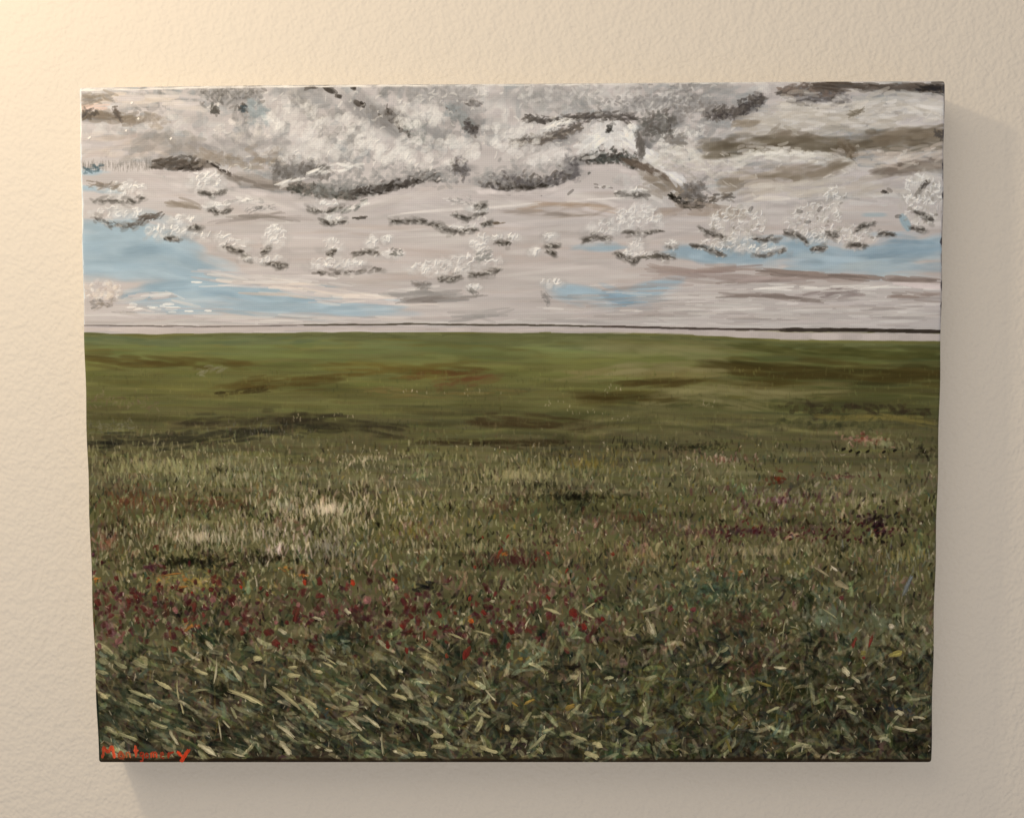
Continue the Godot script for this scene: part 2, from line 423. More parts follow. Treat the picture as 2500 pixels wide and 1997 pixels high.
	along([1350, 378, 1420, 400, 1460, 414], 40, 9, Vector2(24, 60), Vector2(8, 14), 12, [BROWN, c8(154, 142, 130)], 0.45, 0.15, 1.5)
	along([1410, 412, 1440, 430, 1480, 432], 50, 3.5, Vector2(10, 26), Vector2(5, 9), 12, [DEEP, c8(60, 56, 50), DARK], 0.8, 0.4, 2.3)
	along([1440, 405, 1480, 400], 40, 9, Vector2(14, 30), Vector2(8, 13), 35, [c8(112, 104, 98), c8(136, 130, 126)], 0.55, 0.3, 1.9)
	along([1470, 425, 1540, 412], 26, 4, Vector2(12, 26), Vector2(5, 9), 20, [DARK, c8(120, 110, 100)], 0.6, 0.4, 2.2)
	# smooth grey drawn up close under the dark edge
	for p in [[330, 362, 400, 369, 440, 362, 470, 382, 500, 392], [500, 398, 620, 414, 700, 428, 745, 428, 800, 414, 850, 403, 905, 386, 935, 384], [1015, 402, 1070, 407, 1150, 404, 1215, 382], [1230, 354, 1290, 352, 1330, 362]]:
		along(p, 46, 2.0, Vector2(26, 60), Vector2(9, 14), 3, [c8(186, 175, 169), c8(192, 181, 175)], 0.6, 0.05, 1.3)
	# the slanting white roll and the bright knob
	along([1225, 310, 1290, 285, 1330, 300], 60, 9, Vector2(18, 44), Vector2(10, 18), 20, [c8(208, 202, 196), LIGHT, c8(214, 208, 202)], 0.65, 0.4, 1.8)
	along([1315, 285, 1350, 316, 1400, 350, 1432, 380], 90, 5.5, Vector2(20, 44), Vector2(9, 15), 7, [c8(208, 201, 196), c8(202, 196, 192), c8(216, 209, 203)], 0.75, 0.35, 2)
	fluff(1275, 268, 38, 14, 60, Vector2(9, 18), -20, 40, [c8(212, 206, 200), LIGHT, c8(196, 190, 185)], 0.55, 0.6, 1.8)
	fluff(1282, 271, 7, 8, 16, Vector2(6, 11), 60, 50, [DEEP, c8(64, 62, 58), c8(96, 92, 88)], 0.75, 0.4, 2.4, 0.3)
	fluff(1328, 275, 12, 16, 34, Vector2(7, 14), 40, 40, [WHITE, c8(220, 214, 206)], 0.75, 0.8, 2.6)
	along([1345, 290, 1352, 320], 40, 7, Vector2(12, 24), Vector2(7, 12), 30, [c8(124, 116, 110), c8(110, 104, 98)], 0.6, 0.3, 2)
	along([1370, 328, 1440, 322, 1500, 345, 1560, 350], 90, 12, Vector2(18, 46), Vector2(10, 18), 20, [c8(206, 198, 186), LIGHT, c8(194, 184, 174)], 0.6, 0.35, 1.7)
	along([1400, 352, 1500, 362, 1540, 350], 60, 8, Vector2(18, 40), Vector2(8, 14), 18, [c8(184, 174, 164), PINK], 0.5, 0.3, 1.7)
	along([1388, 298, 1420, 282, 1480, 284], 60, 8, Vector2(10, 26), Vector2(6, 11), 30, [WHITE, LIGHT, c8(196, 190, 182)], 0.65, 0.8, 2.4, 0.4)
	along([1405, 296, 1440, 294], 30, 5, Vector2(16, 32), Vector2(7, 11), 14, [c8(134, 126, 118), GREY], 0.55, 0.3, 2)
	# dark arcs over the knob
	along([1105, 250, 1150, 256, 1200, 252, 1250, 243, 1340, 250], 80, 4, Vector2(14, 34), Vector2(5, 10), 12, [DARK, c8(118, 110, 104), c8(92, 86, 82)], 0.7, 0.4, 2.2)
	along([1076, 302, 1130, 296, 1180, 282, 1222, 268], 80, 5, Vector2(12, 32), Vector2(6, 11), 14, [c8(112, 104, 98), DARK, c8(128, 118, 108)], 0.65, 0.4, 2)
	along([1150, 268, 1210, 252], 26, 3, Vector2(16, 34), Vector2(4, 7), 10, [WHITE, c8(216, 208, 200)], 0.6, 0.7, 2.4)
	along([1350, 262, 1390, 262, 1420, 256], 90, 12, Vector2(10, 24), Vector2(7, 13), 50, [c8(116, 112, 106), DARK, c8(136, 130, 124)], 0.6, 0.45, 2)
	along([1260, 225, 1340, 215, 1480, 205], 130, 14, Vector2(10, 26), Vector2(6, 12), 50, [c8(158, 152, 146), GREY, c8(128, 122, 118), LIGHT], 0.5, 0.5, 2)
	along([1480, 240, 1540, 238, 1590, 214, 1610, 208], 110, 7, Vector2(10, 24), Vector2(6, 11), 40, [DARK, c8(84, 78, 76), c8(118, 110, 104)], 0.65, 0.45, 2.1)
	along([1420, 235, 1500, 225], 60, 9, Vector2(10, 24), Vector2(6, 11), 40, [c8(138, 130, 124), GREY], 0.5, 0.4, 2)
	along([1665, 214, 1720, 204, 1780, 210], 90, 7, Vector2(14, 34), Vector2(8, 13), 22, [c8(116, 110, 108), c8(132, 126, 124), DARK], 0.6, 0.4, 1.9)
	along([1640, 196, 1700, 186, 1760, 196], 80, 6, Vector2(14, 34), Vector2(7, 12), 20, [c8(118, 106, 98), DARK, c8(134, 120, 110)], 0.6, 0.4, 1.9)
	along([1715, 178, 1800, 181, 1870, 186, 1960, 184, 1992, 184], 120, 4, Vector2(22, 60), Vector2(6, 11), 5, [c8(96, 86, 78), DARK, c8(112, 102, 94)], 0.72, 0.3, 2)
	along([1930, 186, 1992, 186], 24, 3, Vector2(14, 30), Vector2(5, 9), 8, [c8(70, 66, 66), DEEP], 0.7, 0.3, 2.2)
	along([1840, 197, 1960, 196], 20, 3, Vector2(20, 50), Vector2(4, 8), 4, [c8(150, 146, 142)], 0.5, 0.2, 2)
	# the long brown bands on the right
	along([1640, 232, 1760, 238, 1900, 222, 1985, 232], 130, 12, Vector2(30, 80), Vector2(9, 17), 10, [c8(196, 186, 174), LIGHT, c8(184, 174, 162)], 0.5, 0.4, 1.7)
	along([1560, 262, 1700, 262, 1900, 258], 110, 12, Vector2(30, 80), Vector2(9, 16), 8, [c8(186, 176, 164), LIGHT, c8(174, 164, 152)], 0.5, 0.3, 1.6)
	along([1600, 298, 1660, 286, 1720, 296], 50, 7, Vector2(24, 60), Vector2(8, 14), 10, [c8(146, 136, 122), BROWN], 0.5, 0.2, 1.7)
	along([1490, 314, 1560, 308, 1680, 306, 1780, 308, 1860, 304, 1990, 296], 220, 10, Vector2(26, 80), Vector2(9, 18), 6, [c8(118, 108, 94), c8(132, 122, 108), c8(104, 94, 82)], 0.42, 0.2, 1.2)
	along([1770, 300, 1800, 320, 1790, 326], 26, 6, Vector2(16, 34), Vector2(8, 12), 30, [c8(116, 104, 90), BROWN], 0.55, 0.3, 1.8)
	along([1830, 292, 1900, 284, 1988, 280], 80, 7, Vector2(20, 60), Vector2(8, 15), 7, [c8(126, 114, 100), c8(140, 128, 114)], 0.6, 0.2, 1.2)
	along([1968, 278, 1988, 290], 14, 3, Vector2(8, 18), Vector2(4, 8), 30, [DARK], 0.7, 0.3, 2.3)
	along([1550, 262, 1590, 258], 20, 4, Vector2(16, 36), Vector2(6, 10), 8, [c8(150, 138, 124)], 0.5, 0.1, 1.6)
	along([1790, 240, 1815, 232], 14, 2.5, Vector2(14, 26), Vector2(4, 7), 20, [c8(132, 122, 108)], 0.6, 0.4, 2)
	along([1545, 332, 1620, 325, 1740, 334, 1790, 346], 90, 8, Vector2(20, 60), Vector2(8, 14), 8, [c8(196, 188, 176), LIGHT, c8(184, 174, 164)], 0.55, 0.4, 1.8)
	along([1560, 320, 1640, 322, 1720, 324], 34, 4, Vector2(10, 26), Vector2(5, 9), 15, [WHITE, c8(212, 204, 192)], 0.6, 0.8, 2.5, 0.3)
	along([1545, 366, 1640, 362, 1740, 354], 70, 6, Vector2(26, 70), Vector2(7, 13), 6, [c8(170, 158, 146), PINK], 0.5, 0.2, 1.6)
	along([1520, 388, 1600, 382, 1680, 372, 1730, 364, 1775, 348], 130, 9, Vector2(24, 70), Vector2(9, 16), 6, [c8(130, 118, 104), c8(144, 132, 118), c8(152, 140, 128)], 0.42, 0.15, 1.2)
	along([1840, 360, 1900, 352, 1988, 346], 90, 7, Vector2(20, 60), Vector2(8, 14), 7, [c8(138, 126, 116), c8(126, 114, 104), c8(152, 142, 132)], 0.62, 0.2, 1.2)
	along([1810, 330, 1900, 332, 1985, 320], 50, 7, Vector2(20, 60), Vector2(7, 13), 8, [c8(196, 184, 172), c8(186, 172, 160)], 0.5, 0.3, 1.7)
	along([1560, 405, 1700, 396, 1900, 385], 80, 12, Vector2(30, 90), Vector2(9, 16), 7, [c8(186, 174, 162), c8(196, 186, 174), PINK], 0.5, 0.2, 1.5)
	along([1390, 448, 1480, 440, 1560, 452], 40, 6, Vector2(30, 80), Vector2(8, 14), 6, [c8(160, 146, 134), c8(170, 156, 146)], 0.5, 0.1, 1.5)
	# dark spots and dashes in the bank
	for q in [[653, 186, 34, 8, 0], [692, 190, 34, 11, 22], [714, 205, 14, 9, 20], [751, 219, 18, 11, 30], [764, 222, 12, 9, 60], [800, 245, 10, 8, 40], [995, 216, 14, 11, 50], [941, 226, 10, 7, 60], [953, 233, 12, 8, 40], [745, 187, 10, 12, 0], [1990, 186, 14, 18, 80], [1950, 384, 16, 11, -30], [1936, 400, 40, 9, -50], [1862, 404, 16, 9, 20]]:
		for k in 4:
			stroke(q[0] + rng.randfn(0, 2), q[1] + rng.randfn(0, 1.5), q[2] * rng.randf_range(0.6, 1.1), q[3] * rng.randf_range(0.6, 1.0), q[4] + rng.randfn(0, 9), vary(pick([DARK, DEEP, c8(88, 80, 74)]), 0.06), 0.75, 0.4, 2.4, 0.3)
	along([812, 238, 838, 258, 862, 282], 60, 5, Vector2(10, 22), Vector2(6, 11), 25, [DARK, DEEP, c8(96, 88, 82)], 0.7, 0.4, 2.2)
	along([770, 225, 800, 240, 850, 250], 40, 8, Vector2(12, 30), Vector2(8, 14), 40, [c8(140, 133, 127), GREY], 0.45, 0.3, 1.8)
	along([850, 262, 900, 290], 50, 11, Vector2(12, 26), Vector2(7, 13), 40, [c8(146, 144, 138), MID], 0.5, 0.4, 1.8)
	along([940, 225, 970, 245, 990, 270], 60, 8, Vector2(12, 26), Vector2(7, 13), 40, [c8(152, 150, 146), COOL, c8(140, 138, 134)], 0.55, 0.35, 1.8)
	along([980, 262, 1002, 272], 40, 5, Vector2(8, 18), Vector2(6, 10), 40, [DARK, c8(82, 76, 74), c8(116, 110, 106)], 0.65, 0.4, 2.2)
	along([980, 214, 1010, 222], 20, 3, Vector2(10, 20), Vector2(5, 9), 20, [c8(124, 118, 114), DARK], 0.55, 0.4, 2)
	along([425, 192, 480, 196, 550, 194], 110, 8, Vector2(12, 30), Vector2(7, 13), 40, [c8(128, 122, 116), GREY, c8(112, 106, 100), MID], 0.52, 0.4, 1.9)
	along([445, 230, 456, 234], 24, 4, Vector2(8, 18), Vector2(6, 10), 40, [c8(108, 104, 98), DARK], 0.6, 0.35, 2.1)
	along([505, 226, 518, 228], 20, 4, Vector2(8, 18), Vector2(5, 9), 30, [c8(86, 92, 94), DARK], 0.65, 0.35, 2.1)
	along([520, 230, 560, 250], 50, 10, Vector2(14, 30), Vector2(8, 15), 35, [c8(160, 162, 160), c8(148, 150, 148)], 0.5, 0.3, 1.7)
	along([600, 195, 640, 215, 660, 250, 690, 290], 60, 10, Vector2(14, 34), Vector2(8, 15), 30, [c8(168, 160, 152), MID, c8(152, 146, 140)], 0.45, 0.35, 1.8)
	along([1090, 205, 1180, 200, 1260, 190], 90, 14, Vector2(14, 34), Vector2(8, 15), 45, [MID, c8(160, 156, 150), GREY, LIGHT], 0.45, 0.45, 1.8)
	along([860, 195, 930, 200, 1010, 192], 80, 10, Vector2(14, 34), Vector2(8, 14), 40, [MID, c8(164, 158, 154), GREY], 0.5, 0.4, 1.8)
	# thick light paint: swirls of highlight through the bank
	fluff(620, 250, 60, 40, 54, Vector2(10, 24), -40, 30, [LIGHT, c8(214, 206, 196), WHITE], 0.5, 0.9, 2.2)
	fluff(720, 290, 80, 45, 90, Vector2(10, 26), -30, 30, [LIGHT, c8(214, 206, 197), WHITE], 0.55, 0.9, 2.2)
	fluff(880, 240, 50, 34, 54, Vector2(10, 24), -30, 35, [LIGHT, c8(216, 208, 198), WHITE], 0.55, 0.9, 2.2)
	fluff(900, 320, 110, 34, 108, Vector2(10, 26), -20, 30, [LIGHT, c8(214, 206, 197), WHITE], 0.55, 0.9, 2.2)
	fluff(1080, 285, 70, 30, 66, Vector2(10, 26), -20, 30, [LIGHT, c8(212, 205, 197), WHITE], 0.55, 0.9, 2.2)
	fluff(1130, 325, 70, 24, 54, Vector2(12, 28), -18, 22, [LIGHT, c8(212, 204, 197)], 0.55, 0.6, 2)
	fluff(520, 275, 70, 26, 54, Vector2(10, 24), -20, 40, [LIGHT, c8(212, 200, 188), PINK], 0.5, 0.8, 2)
	fluff(640, 322, 90, 22, 60, Vector2(12, 26), -10, 25, [LIGHT, c8(210, 202, 194)], 0.5, 0.7, 2)
	fluff(350, 258, 70, 22, 36, Vector2(10, 24), -10, 30, [LIGHT, PINK, c8(212, 200, 188)], 0.45, 0.6, 2)
	for k in 170:
		var x := rng.randf_range(430, 1260)
		var y := rng.randf_range(190, 360)
		if broad.get_noise_2d(x * 1.1 + 900.0, y * 2.0) > -0.12:
			stroke(x, y, rng.randf_range(6, 17), rng.randf_range(3, 6), rng.randfn(-32, 40), vary(c8(219, 210, 199), 0.03), 0.6, 1.3, 2.6, 0.45, rng.randf_range(-1.6, 1.6))
	for k in 60:
		stroke(rng.randf_range(1380, 1985), rng.randf_range(175, 430), rng.randf_range(7, 20), rng.randf_range(3, 6), rng.randfn(-10, 30), vary(c8(213, 204, 193), 0.03), 0.5, 1.0, 3.2, 0.35, rng.randf_range(-0.8, 0.8))
	for q in [[188, 290, 8], [290, 250, 5], [360, 292, 6], [265, 275, 5], [276, 217, 7]]:
		stroke(q[0], q[1], q[2], 5, -40, c8(232, 220, 204), 0.9, 1.2, 4)
	# ---- small clouds floating under the bank: pale crests, dark undersides
	puff(437, 384, 36, 26, 0.9)
	hem([420, 405, 448, 410, 475, 404], 1.0)
	puff(268, 400, 42, 20, 0.7)
	hem([194, 422, 240, 422, 286, 424, 308, 412], 1.0)
	along([190, 388, 255, 392], 30, 3, Vector2(12, 26), Vector2(4, 7), 10, [c8(140, 130, 122), BROWN], 0.6, 0.3, 2)
	puff(250, 448, 60, 14, 0.5)
	hem([200, 458, 235, 470, 262, 476, 310, 466], 1.3)
	along([290, 462, 340, 452], 26, 3, Vector2(12, 30), Vector2(4, 7), 10, [c8(120, 110, 102), DARK], 0.6, 0.3, 2.2)
	puff(385, 462, 30, 8, 0.9)
	hem([396, 478, 426, 482], 0.7)
	puff(350, 487, 45, 14, 0.9)
	hem([350, 501, 380, 504], 0.6)
	puff(440, 498, 50, 10, 0.5)
	puff(447, 434, 22, 10, 0.9)
	hem([442, 442, 470, 448, 486, 440], 0.7)
	along([470, 430, 510, 422, 550, 424], 30, 4, Vector2(8, 18), Vector2(4, 7), 15, [WHITE, LIGHT, GREY], 0.6, 0.6, 3, 0.3)
	along([515, 445, 545, 438, 580, 436], 24, 2.5, Vector2(8, 18), Vector2(3, 6), 15, [GREY, c8(120, 115, 110)], 0.6, 0.4, 2.4, 0.3)
	puff(690, 428, 40, 8, 0.35)
	hem([648, 440, 685, 448, 722, 436], 1.5)
	along([690, 455, 730, 440, 770, 426], 30, 4, Vector2(10, 24), Vector2(4, 8), 12, [c8(112, 110, 104), WHITE, GREY], 0.6, 0.6, 2.6, 0.3)
	puff(700, 460, 26, 5, 0.8)
	hem([676, 466, 700, 471, 728, 466], 1.0)
	along([745, 459, 770, 458], 14, 1.5, Vector2(8, 14), Vector2(3, 5), 10, [DARK], 0.7, 0.3, 2.6)
	hem([824, 466, 845, 467], 0.5)
	hem([852, 466, 875, 465, 896, 468], 0.8)
	hem([908, 472, 940, 480], 0.6)
	puff(970, 477, 34, 5, 0.4)
	hem([928, 483, 958, 487, 1002, 484], 1.2)
	puff(1005, 440, 24, 10, 0.6)
	hem([955, 453, 985, 459, 1022, 450], 1.3)
	hem([1002, 434, 1020, 432], 0.7)
	along([940, 418, 985, 422, 1000, 430], 20, 4, Vector2(8, 20), Vector2(4, 7), 14, [GREY, c8(160, 154, 148), LIGHT], 0.5, 0.5, 2.2)
	hem([1015, 472, 1034, 470], 0.6)
	along([1040, 470, 1060, 469], 8, 1, Vector2(8, 14), Vector2(3, 5), 6, [c8(120, 108, 96)], 0.6, 0.3, 2.5)
	puff(1330, 402, 34, 5, 0.5)
	hem([1296, 408, 1330, 411, 1362, 410], 0.9)
	along([1250, 393, 1290, 395], 10, 2, Vector2(6, 12), Vector2(3, 5), 10, [c8(120, 112, 106), LIGHT], 0.7, 0.5, 2.6)
	puff(496, 517, 34, 14, 0.9)
	hem([474, 520, 490, 525, 510, 530], 1.1)
	hem([512, 540, 530, 547], 0.8)
	puff(550, 545, 50, 8, 0.8)
	hem([556, 553, 580, 558, 604, 560], 1.0)
	puff(580, 498, 24, 26, 1.0)
	hem([554, 530, 568, 524], 0.5)
	puff(700, 520, 22, 20, 0.5)
	hem([692, 535, 706, 530], 0.6)
	puff(700, 556, 50, 14, 0.9)
	hem([664, 572, 695, 576, 740, 571, 805, 566], 1.1)
	puff(785, 510, 14, 20, 0.8)
	hem([742, 534, 770, 530, 796, 532], 0.9)
	puff(815, 504, 10, 8, 1.2)
	puff(826, 534, 30, 7, 0.8)
	along([826, 530, 845, 532], 12, 3, Vector2(8, 16), Vector2(5, 8), 20, [c8(128, 124, 118)], 0.6, 0.4, 2.2)
	puff(745, 553, 24, 7, 1.2)
	puff(930, 566, 70, 18, 1.2)
	hem([926, 589, 950, 588, 970, 582], 0.9)
	along([870, 598, 905, 600], 20, 4, Vector2(12, 26), Vector2(6, 10), 20, [c8(134, 126, 120), GREY], 0.55, 0.3, 1.9)
	hem([984, 578, 1010, 578, 1040, 574, 1054, 562], 1.1)
	puff(1012, 520, 22, 28, 1.1)
	puff(1000, 548, 60, 12, 0.7)
	along([1005, 545, 1030, 536], 16, 5, Vector2(10, 22), Vector2(6, 10), 20, [c8(150, 146, 140)], 0.6, 0.4, 2)
	puff(1000, 605, 14, 6, 1.3)
	along([985, 612, 1005, 618], 10, 2, Vector2(8, 18), Vector2(4, 7), 20, [c8(136, 130, 124)], 0.6, 0.3, 2.2)
	puff(1060, 500, 34, 8, 0.8)
	hem([1046, 512, 1072, 512], 0.6)
	puff(1158, 500, 14, 10, 0.7)
	hem([1150, 519, 1176, 518], 0.7)
	hem([1154, 528, 1166, 534], 0.4)
	puff(1124, 530, 14, 10, 0.6)
	puff(1160, 596, 22, 9, 0.8)
	along([1140, 618, 1156, 632], 16, 4, Vector2(8, 18), Vector2(4, 8), 30, [c8(132, 126, 122), GREY], 0.55, 0.4, 2)
	puff(1275, 480, 40, 18, 0.7)
	hem([1228, 505, 1255, 500, 1286, 503], 1.2)
	puff(1345, 462, 56, 30, 0.9)
	hem([1316, 490, 1350, 492, 1400, 484], 0.9)
	puff(1340, 514, 16, 12, 0.6)
	puff(1345, 534, 42, 9, 1.0)
	hem([1298, 534, 1312, 540], 0.5)
	hem([1318, 546, 1334, 551, 1344, 546], 0.9)
	hem([1380, 538, 1400, 540, 1418, 542], 0.9)
	along([1350, 541, 1380, 540], 12, 2, Vector2(12, 24), Vector2(4, 7), 8, [c8(116, 110, 102)], 0.6, 0.3, 2.2)
	hem([1405, 519, 1425, 516], 0.5)
	puff(1415, 510, 22, 5, 0.5)
	# lacy white tufts over the blue on the right
	tuft(1555, 470, 62, 38)
	hem([1475, 482, 1500, 494, 1526, 499], 1.1)
	hem([1585, 501, 1610, 505, 1640, 502], 0.9)
	tuft(1520, 516, 60, 14)
	hem([1455, 517, 1480, 520, 1522, 535], 1.0)
	puff(1600, 524, 55, 10, 0.8)
	hem([1580, 532, 1604, 538, 1650, 528], 0.5)
	tuft(1715, 470, 60, 42)
	hem([1652, 488, 1680, 496, 1702, 512], 1.1)
	hem([1712, 524, 1738, 522], 0.8)
	tuft(1800, 495, 44, 24)
	hem([1742, 492, 1762, 497], 0.7)
	hem([1790, 515, 1822, 517], 0.8)
	hem([1800, 490, 1812, 476, 1840, 472], 0.9)
	hem([1850, 491, 1882, 494], 0.7)
	tuft(1755, 412, 24, 22)
	tuft(1940, 420, 44, 56)
	hem([1925, 446, 1946, 455, 1962, 462], 0.9)
	hem([1918, 480, 1948, 484], 0.6)
	for q in [[1683, 445], [1700, 467], [1725, 440], [1580, 440], [1890, 455], [1872, 400]]:
		stroke(q[0], q[1], 14, 9, rng.randfn(0, 30), vary(DARK, 0.1), 0.6, 0.4, 2.2, 0.4)
	# turned edges: left and top painted pale for the lamplight they catch; right darker
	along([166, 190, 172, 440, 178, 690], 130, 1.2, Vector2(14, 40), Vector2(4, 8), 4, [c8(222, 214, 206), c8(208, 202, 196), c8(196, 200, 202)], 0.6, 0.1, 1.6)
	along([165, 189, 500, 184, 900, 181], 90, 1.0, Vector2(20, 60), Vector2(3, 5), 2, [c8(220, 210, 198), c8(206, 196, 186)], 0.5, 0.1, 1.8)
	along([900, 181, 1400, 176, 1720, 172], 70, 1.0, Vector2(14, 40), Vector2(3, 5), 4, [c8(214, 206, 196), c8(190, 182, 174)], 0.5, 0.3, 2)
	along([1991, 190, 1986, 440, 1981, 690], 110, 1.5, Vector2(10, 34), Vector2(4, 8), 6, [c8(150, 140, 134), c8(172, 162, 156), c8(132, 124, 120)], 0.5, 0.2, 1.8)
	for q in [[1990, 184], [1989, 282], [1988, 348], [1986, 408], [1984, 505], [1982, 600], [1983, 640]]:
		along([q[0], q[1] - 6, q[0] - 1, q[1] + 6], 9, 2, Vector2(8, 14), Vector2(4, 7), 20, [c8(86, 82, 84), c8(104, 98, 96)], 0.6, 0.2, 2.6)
	# the pale band and the dark line on the horizon
	along([175, 690, 700, 691, 1300, 694, 1600, 702, 1980, 709], 150, 3.5, Vector2(50, 160), Vector2(5, 9), 1, [c8(194, 180, 172), c8(184, 172, 166), c8(176, 164, 160)], 0.7, 0.15, 2)
	line([178, 684, 325, 686, 450, 687, 560, 686, 680, 683], 2.6, c8(112, 102, 96), 0.7)
	line([660, 684, 860, 682, 1000, 683.5, 1100, 684, 1290, 687], 4.2, c8(84, 76, 66), 0.85)
	line([1280, 687, 1450, 691, 1560, 693, 1680, 694], 5.0, c8(78, 68, 62), 0.85)
	line([1660, 694, 1780, 694, 1880, 696, 1990, 698], 8.5, c8(60, 52, 46), 0.92)
	line([1760, 693, 1990, 697], 7.0, c8(56, 48, 42), 0.9)

# short curved strokes of thick white
func curls(x: float, y: float, rx: float, ry: float, n: int) -> void:
	for k in n:
		var r := sqrt(rng.randf())
		var t := rng.randf() * TAU
		stroke(x + cos(t) * r * rx, y + sin(t) * r * ry, rng.randf_range(7, 16), rng.randf_range(3, 6), rng.randf_range(-85, 25), vary(c8(224, 217, 209), 0.045), rng.randf_range(0.45, 0.85), 1.2, 2.2, 0.4, rng.randf_range(-1.7, 1.7))

# pale broken crest of a small cloud
func puff(x: float, y: float, rx: float, ry: float, dense: float) -> void:
	var n := int(rx * ry * 0.06 * dense) + 8
	fluff(x, y + ry * 0.3, rx * 1.3, ry * 1.2, int(n * 0.3) + 5, Vector2(14, 28), -4, 14, [c8(166, 159, 154), c8(176, 169, 163)], 0.34, 0.1, 1.0, 0.2)
	fluff(x, y, rx * 1.15, ry * 1.05, int(n * 0.4) + 4, Vector2(12, 24), -8, 20, [c8(200, 193, 187), c8(190, 183, 177)], 0.4, 0.1, 1.1, 0.2)
	fluff(x, y, rx, ry, n, Vector2(7, 15), -20, 40, [c8(204, 197, 190), c8(190, 183, 176), c8(214, 206, 198)], 0.5, 0.5, 1.8)
	curls(x, y - ry * 0.25, rx * 0.9, ry * 0.75, int(n * 0.55))

# dark ragged underside
func hem(p: Array, weight: float) -> void:
	along(p, int(16 * weight) + 8, 2.6 + 1.4 * weight, Vector2(12, 26), Vector2(6, 11), 14, [c8(136, 129, 122), c8(150, 143, 137), c8(122, 116, 110)], 0.5, 0.2, 1.3, 0.2)
	along(p, int(12 * weight) + 5, 1.6 + 0.8 * weight, Vector2(9, 18), Vector2(5, 8), 22, [c8(104, 98, 92), c8(118, 111, 105), c8(94, 88, 82)], 0.52, 0.28, 1.6, 0.3)
	along(p, int(6 * weight) + 3, 1.2, Vector2(7, 15), Vector2(4, 6), 14, [c8(78, 73, 67), c8(90, 84, 78)], 0.55, 0.28, 2.0, 0.35)
	# flecks of the pale crest dragged over the shadow
	along(p, int(6 * weight) + 2, 3.4 + weight, Vector2(5, 10), Vector2(3, 6), 40, [c8(210, 202, 193), c8(194, 186, 178)], 0.6, 0.9, 2.6, 0.2)

# lacy white dabs with gaps
func tuft(x: float, y: float, rx: float, ry: float) -> void:
	var n := int(rx * ry * 0.045)
	fluff(x, y, rx * 1.1, ry * 1.1, int(n * 0.4), Vector2(14, 28), -20, 30, [c8(188, 178, 168), c8(196, 187, 178)], 0.4, 0.1, 1.1, 0.2)
	fluff(x, y, rx, ry, n, Vector2(7, 15), -55, 35, [c8(190, 182, 172), c8(172, 164, 154), c8(206, 198, 188)], 0.55, 0.5, 1.9)
	curls(x, y, rx, ry, int(n * 0.8))
	fluff(x, y + ry * 0.2, rx, ry, int(n * 0.2), Vector2(4, 9), -20, 50, [c8(126, 117, 107), c8(138, 129, 118)], 0.55, 0.4, 2.2, 0.4)

# one drawn line of even paint
func line(p: Array, wd: float, c: Color, a: float) -> void:
	for i in range(0, p.size() - 2, 2):
		var b := Vector2(p[i], p[i + 1])
		var e := Vector2(p[i + 2], p[i + 3])
		var n := int(b.distance_to(e) / 14.0) + 1
		for k in n + 1:
			var q := b.lerp(e, float(k) / n)
			stroke(q.x, q.y + rng.randfn(0, 0.35), 40, wd * rng.randf_range(0.8, 1.15), rad_to_deg((e - b).angle()), vary(c, 0.06), a, 0.25, 3)

# ------------------------------------------------------------------ the field
const ROWS := [[690, 113, 128, 94], [735, 112, 122, 80], [770, 110, 114, 69], [820, 104, 105, 65], [870, 92, 92, 62], [930, 91, 89, 65], [1000, 106, 105, 79], [1100, 108, 102, 79], [1200, 103, 98, 74], [1300, 99, 93, 72], [1400, 89, 87, 66], [1500, 78, 77, 58], [1620, 60, 56, 44]]

func row_color(x: float, y: float) -> Color:
	var c := c8(90, 84, 60)
	for i in range(ROWS.size() - 1):
		if y <= ROWS[i + 1][0]:
			var t := clampf((y - ROWS[i][0]) / (ROWS[i + 1][0] - ROWS[i][0]), 0.0, 1.0)
			c = c8(lerpf(ROWS[i][1], ROWS[i + 1][1], t), lerpf(ROWS[i][2], ROWS[i + 1][2], t), lerpf(ROWS[i][3], ROWS[i + 1][3], t))
			break
	return c

func horizon_at(x: float) -> float:
	var p := [165, 696, 221, 700, 325, 708, 451, 700, 746, 697, 1000, 701, 1143, 698, 1294, 701, 1430, 705, 1558, 714, 1698, 719, 1990, 722]
	for i in range(0, p.size() - 2, 2):
		if x <= p[i + 2]:
			return lerpf(p[i + 1], p[i + 3], clampf((x - p[i]) / float(p[i + 2] - p[i]), 0.0, 1.0))
	return 722.0

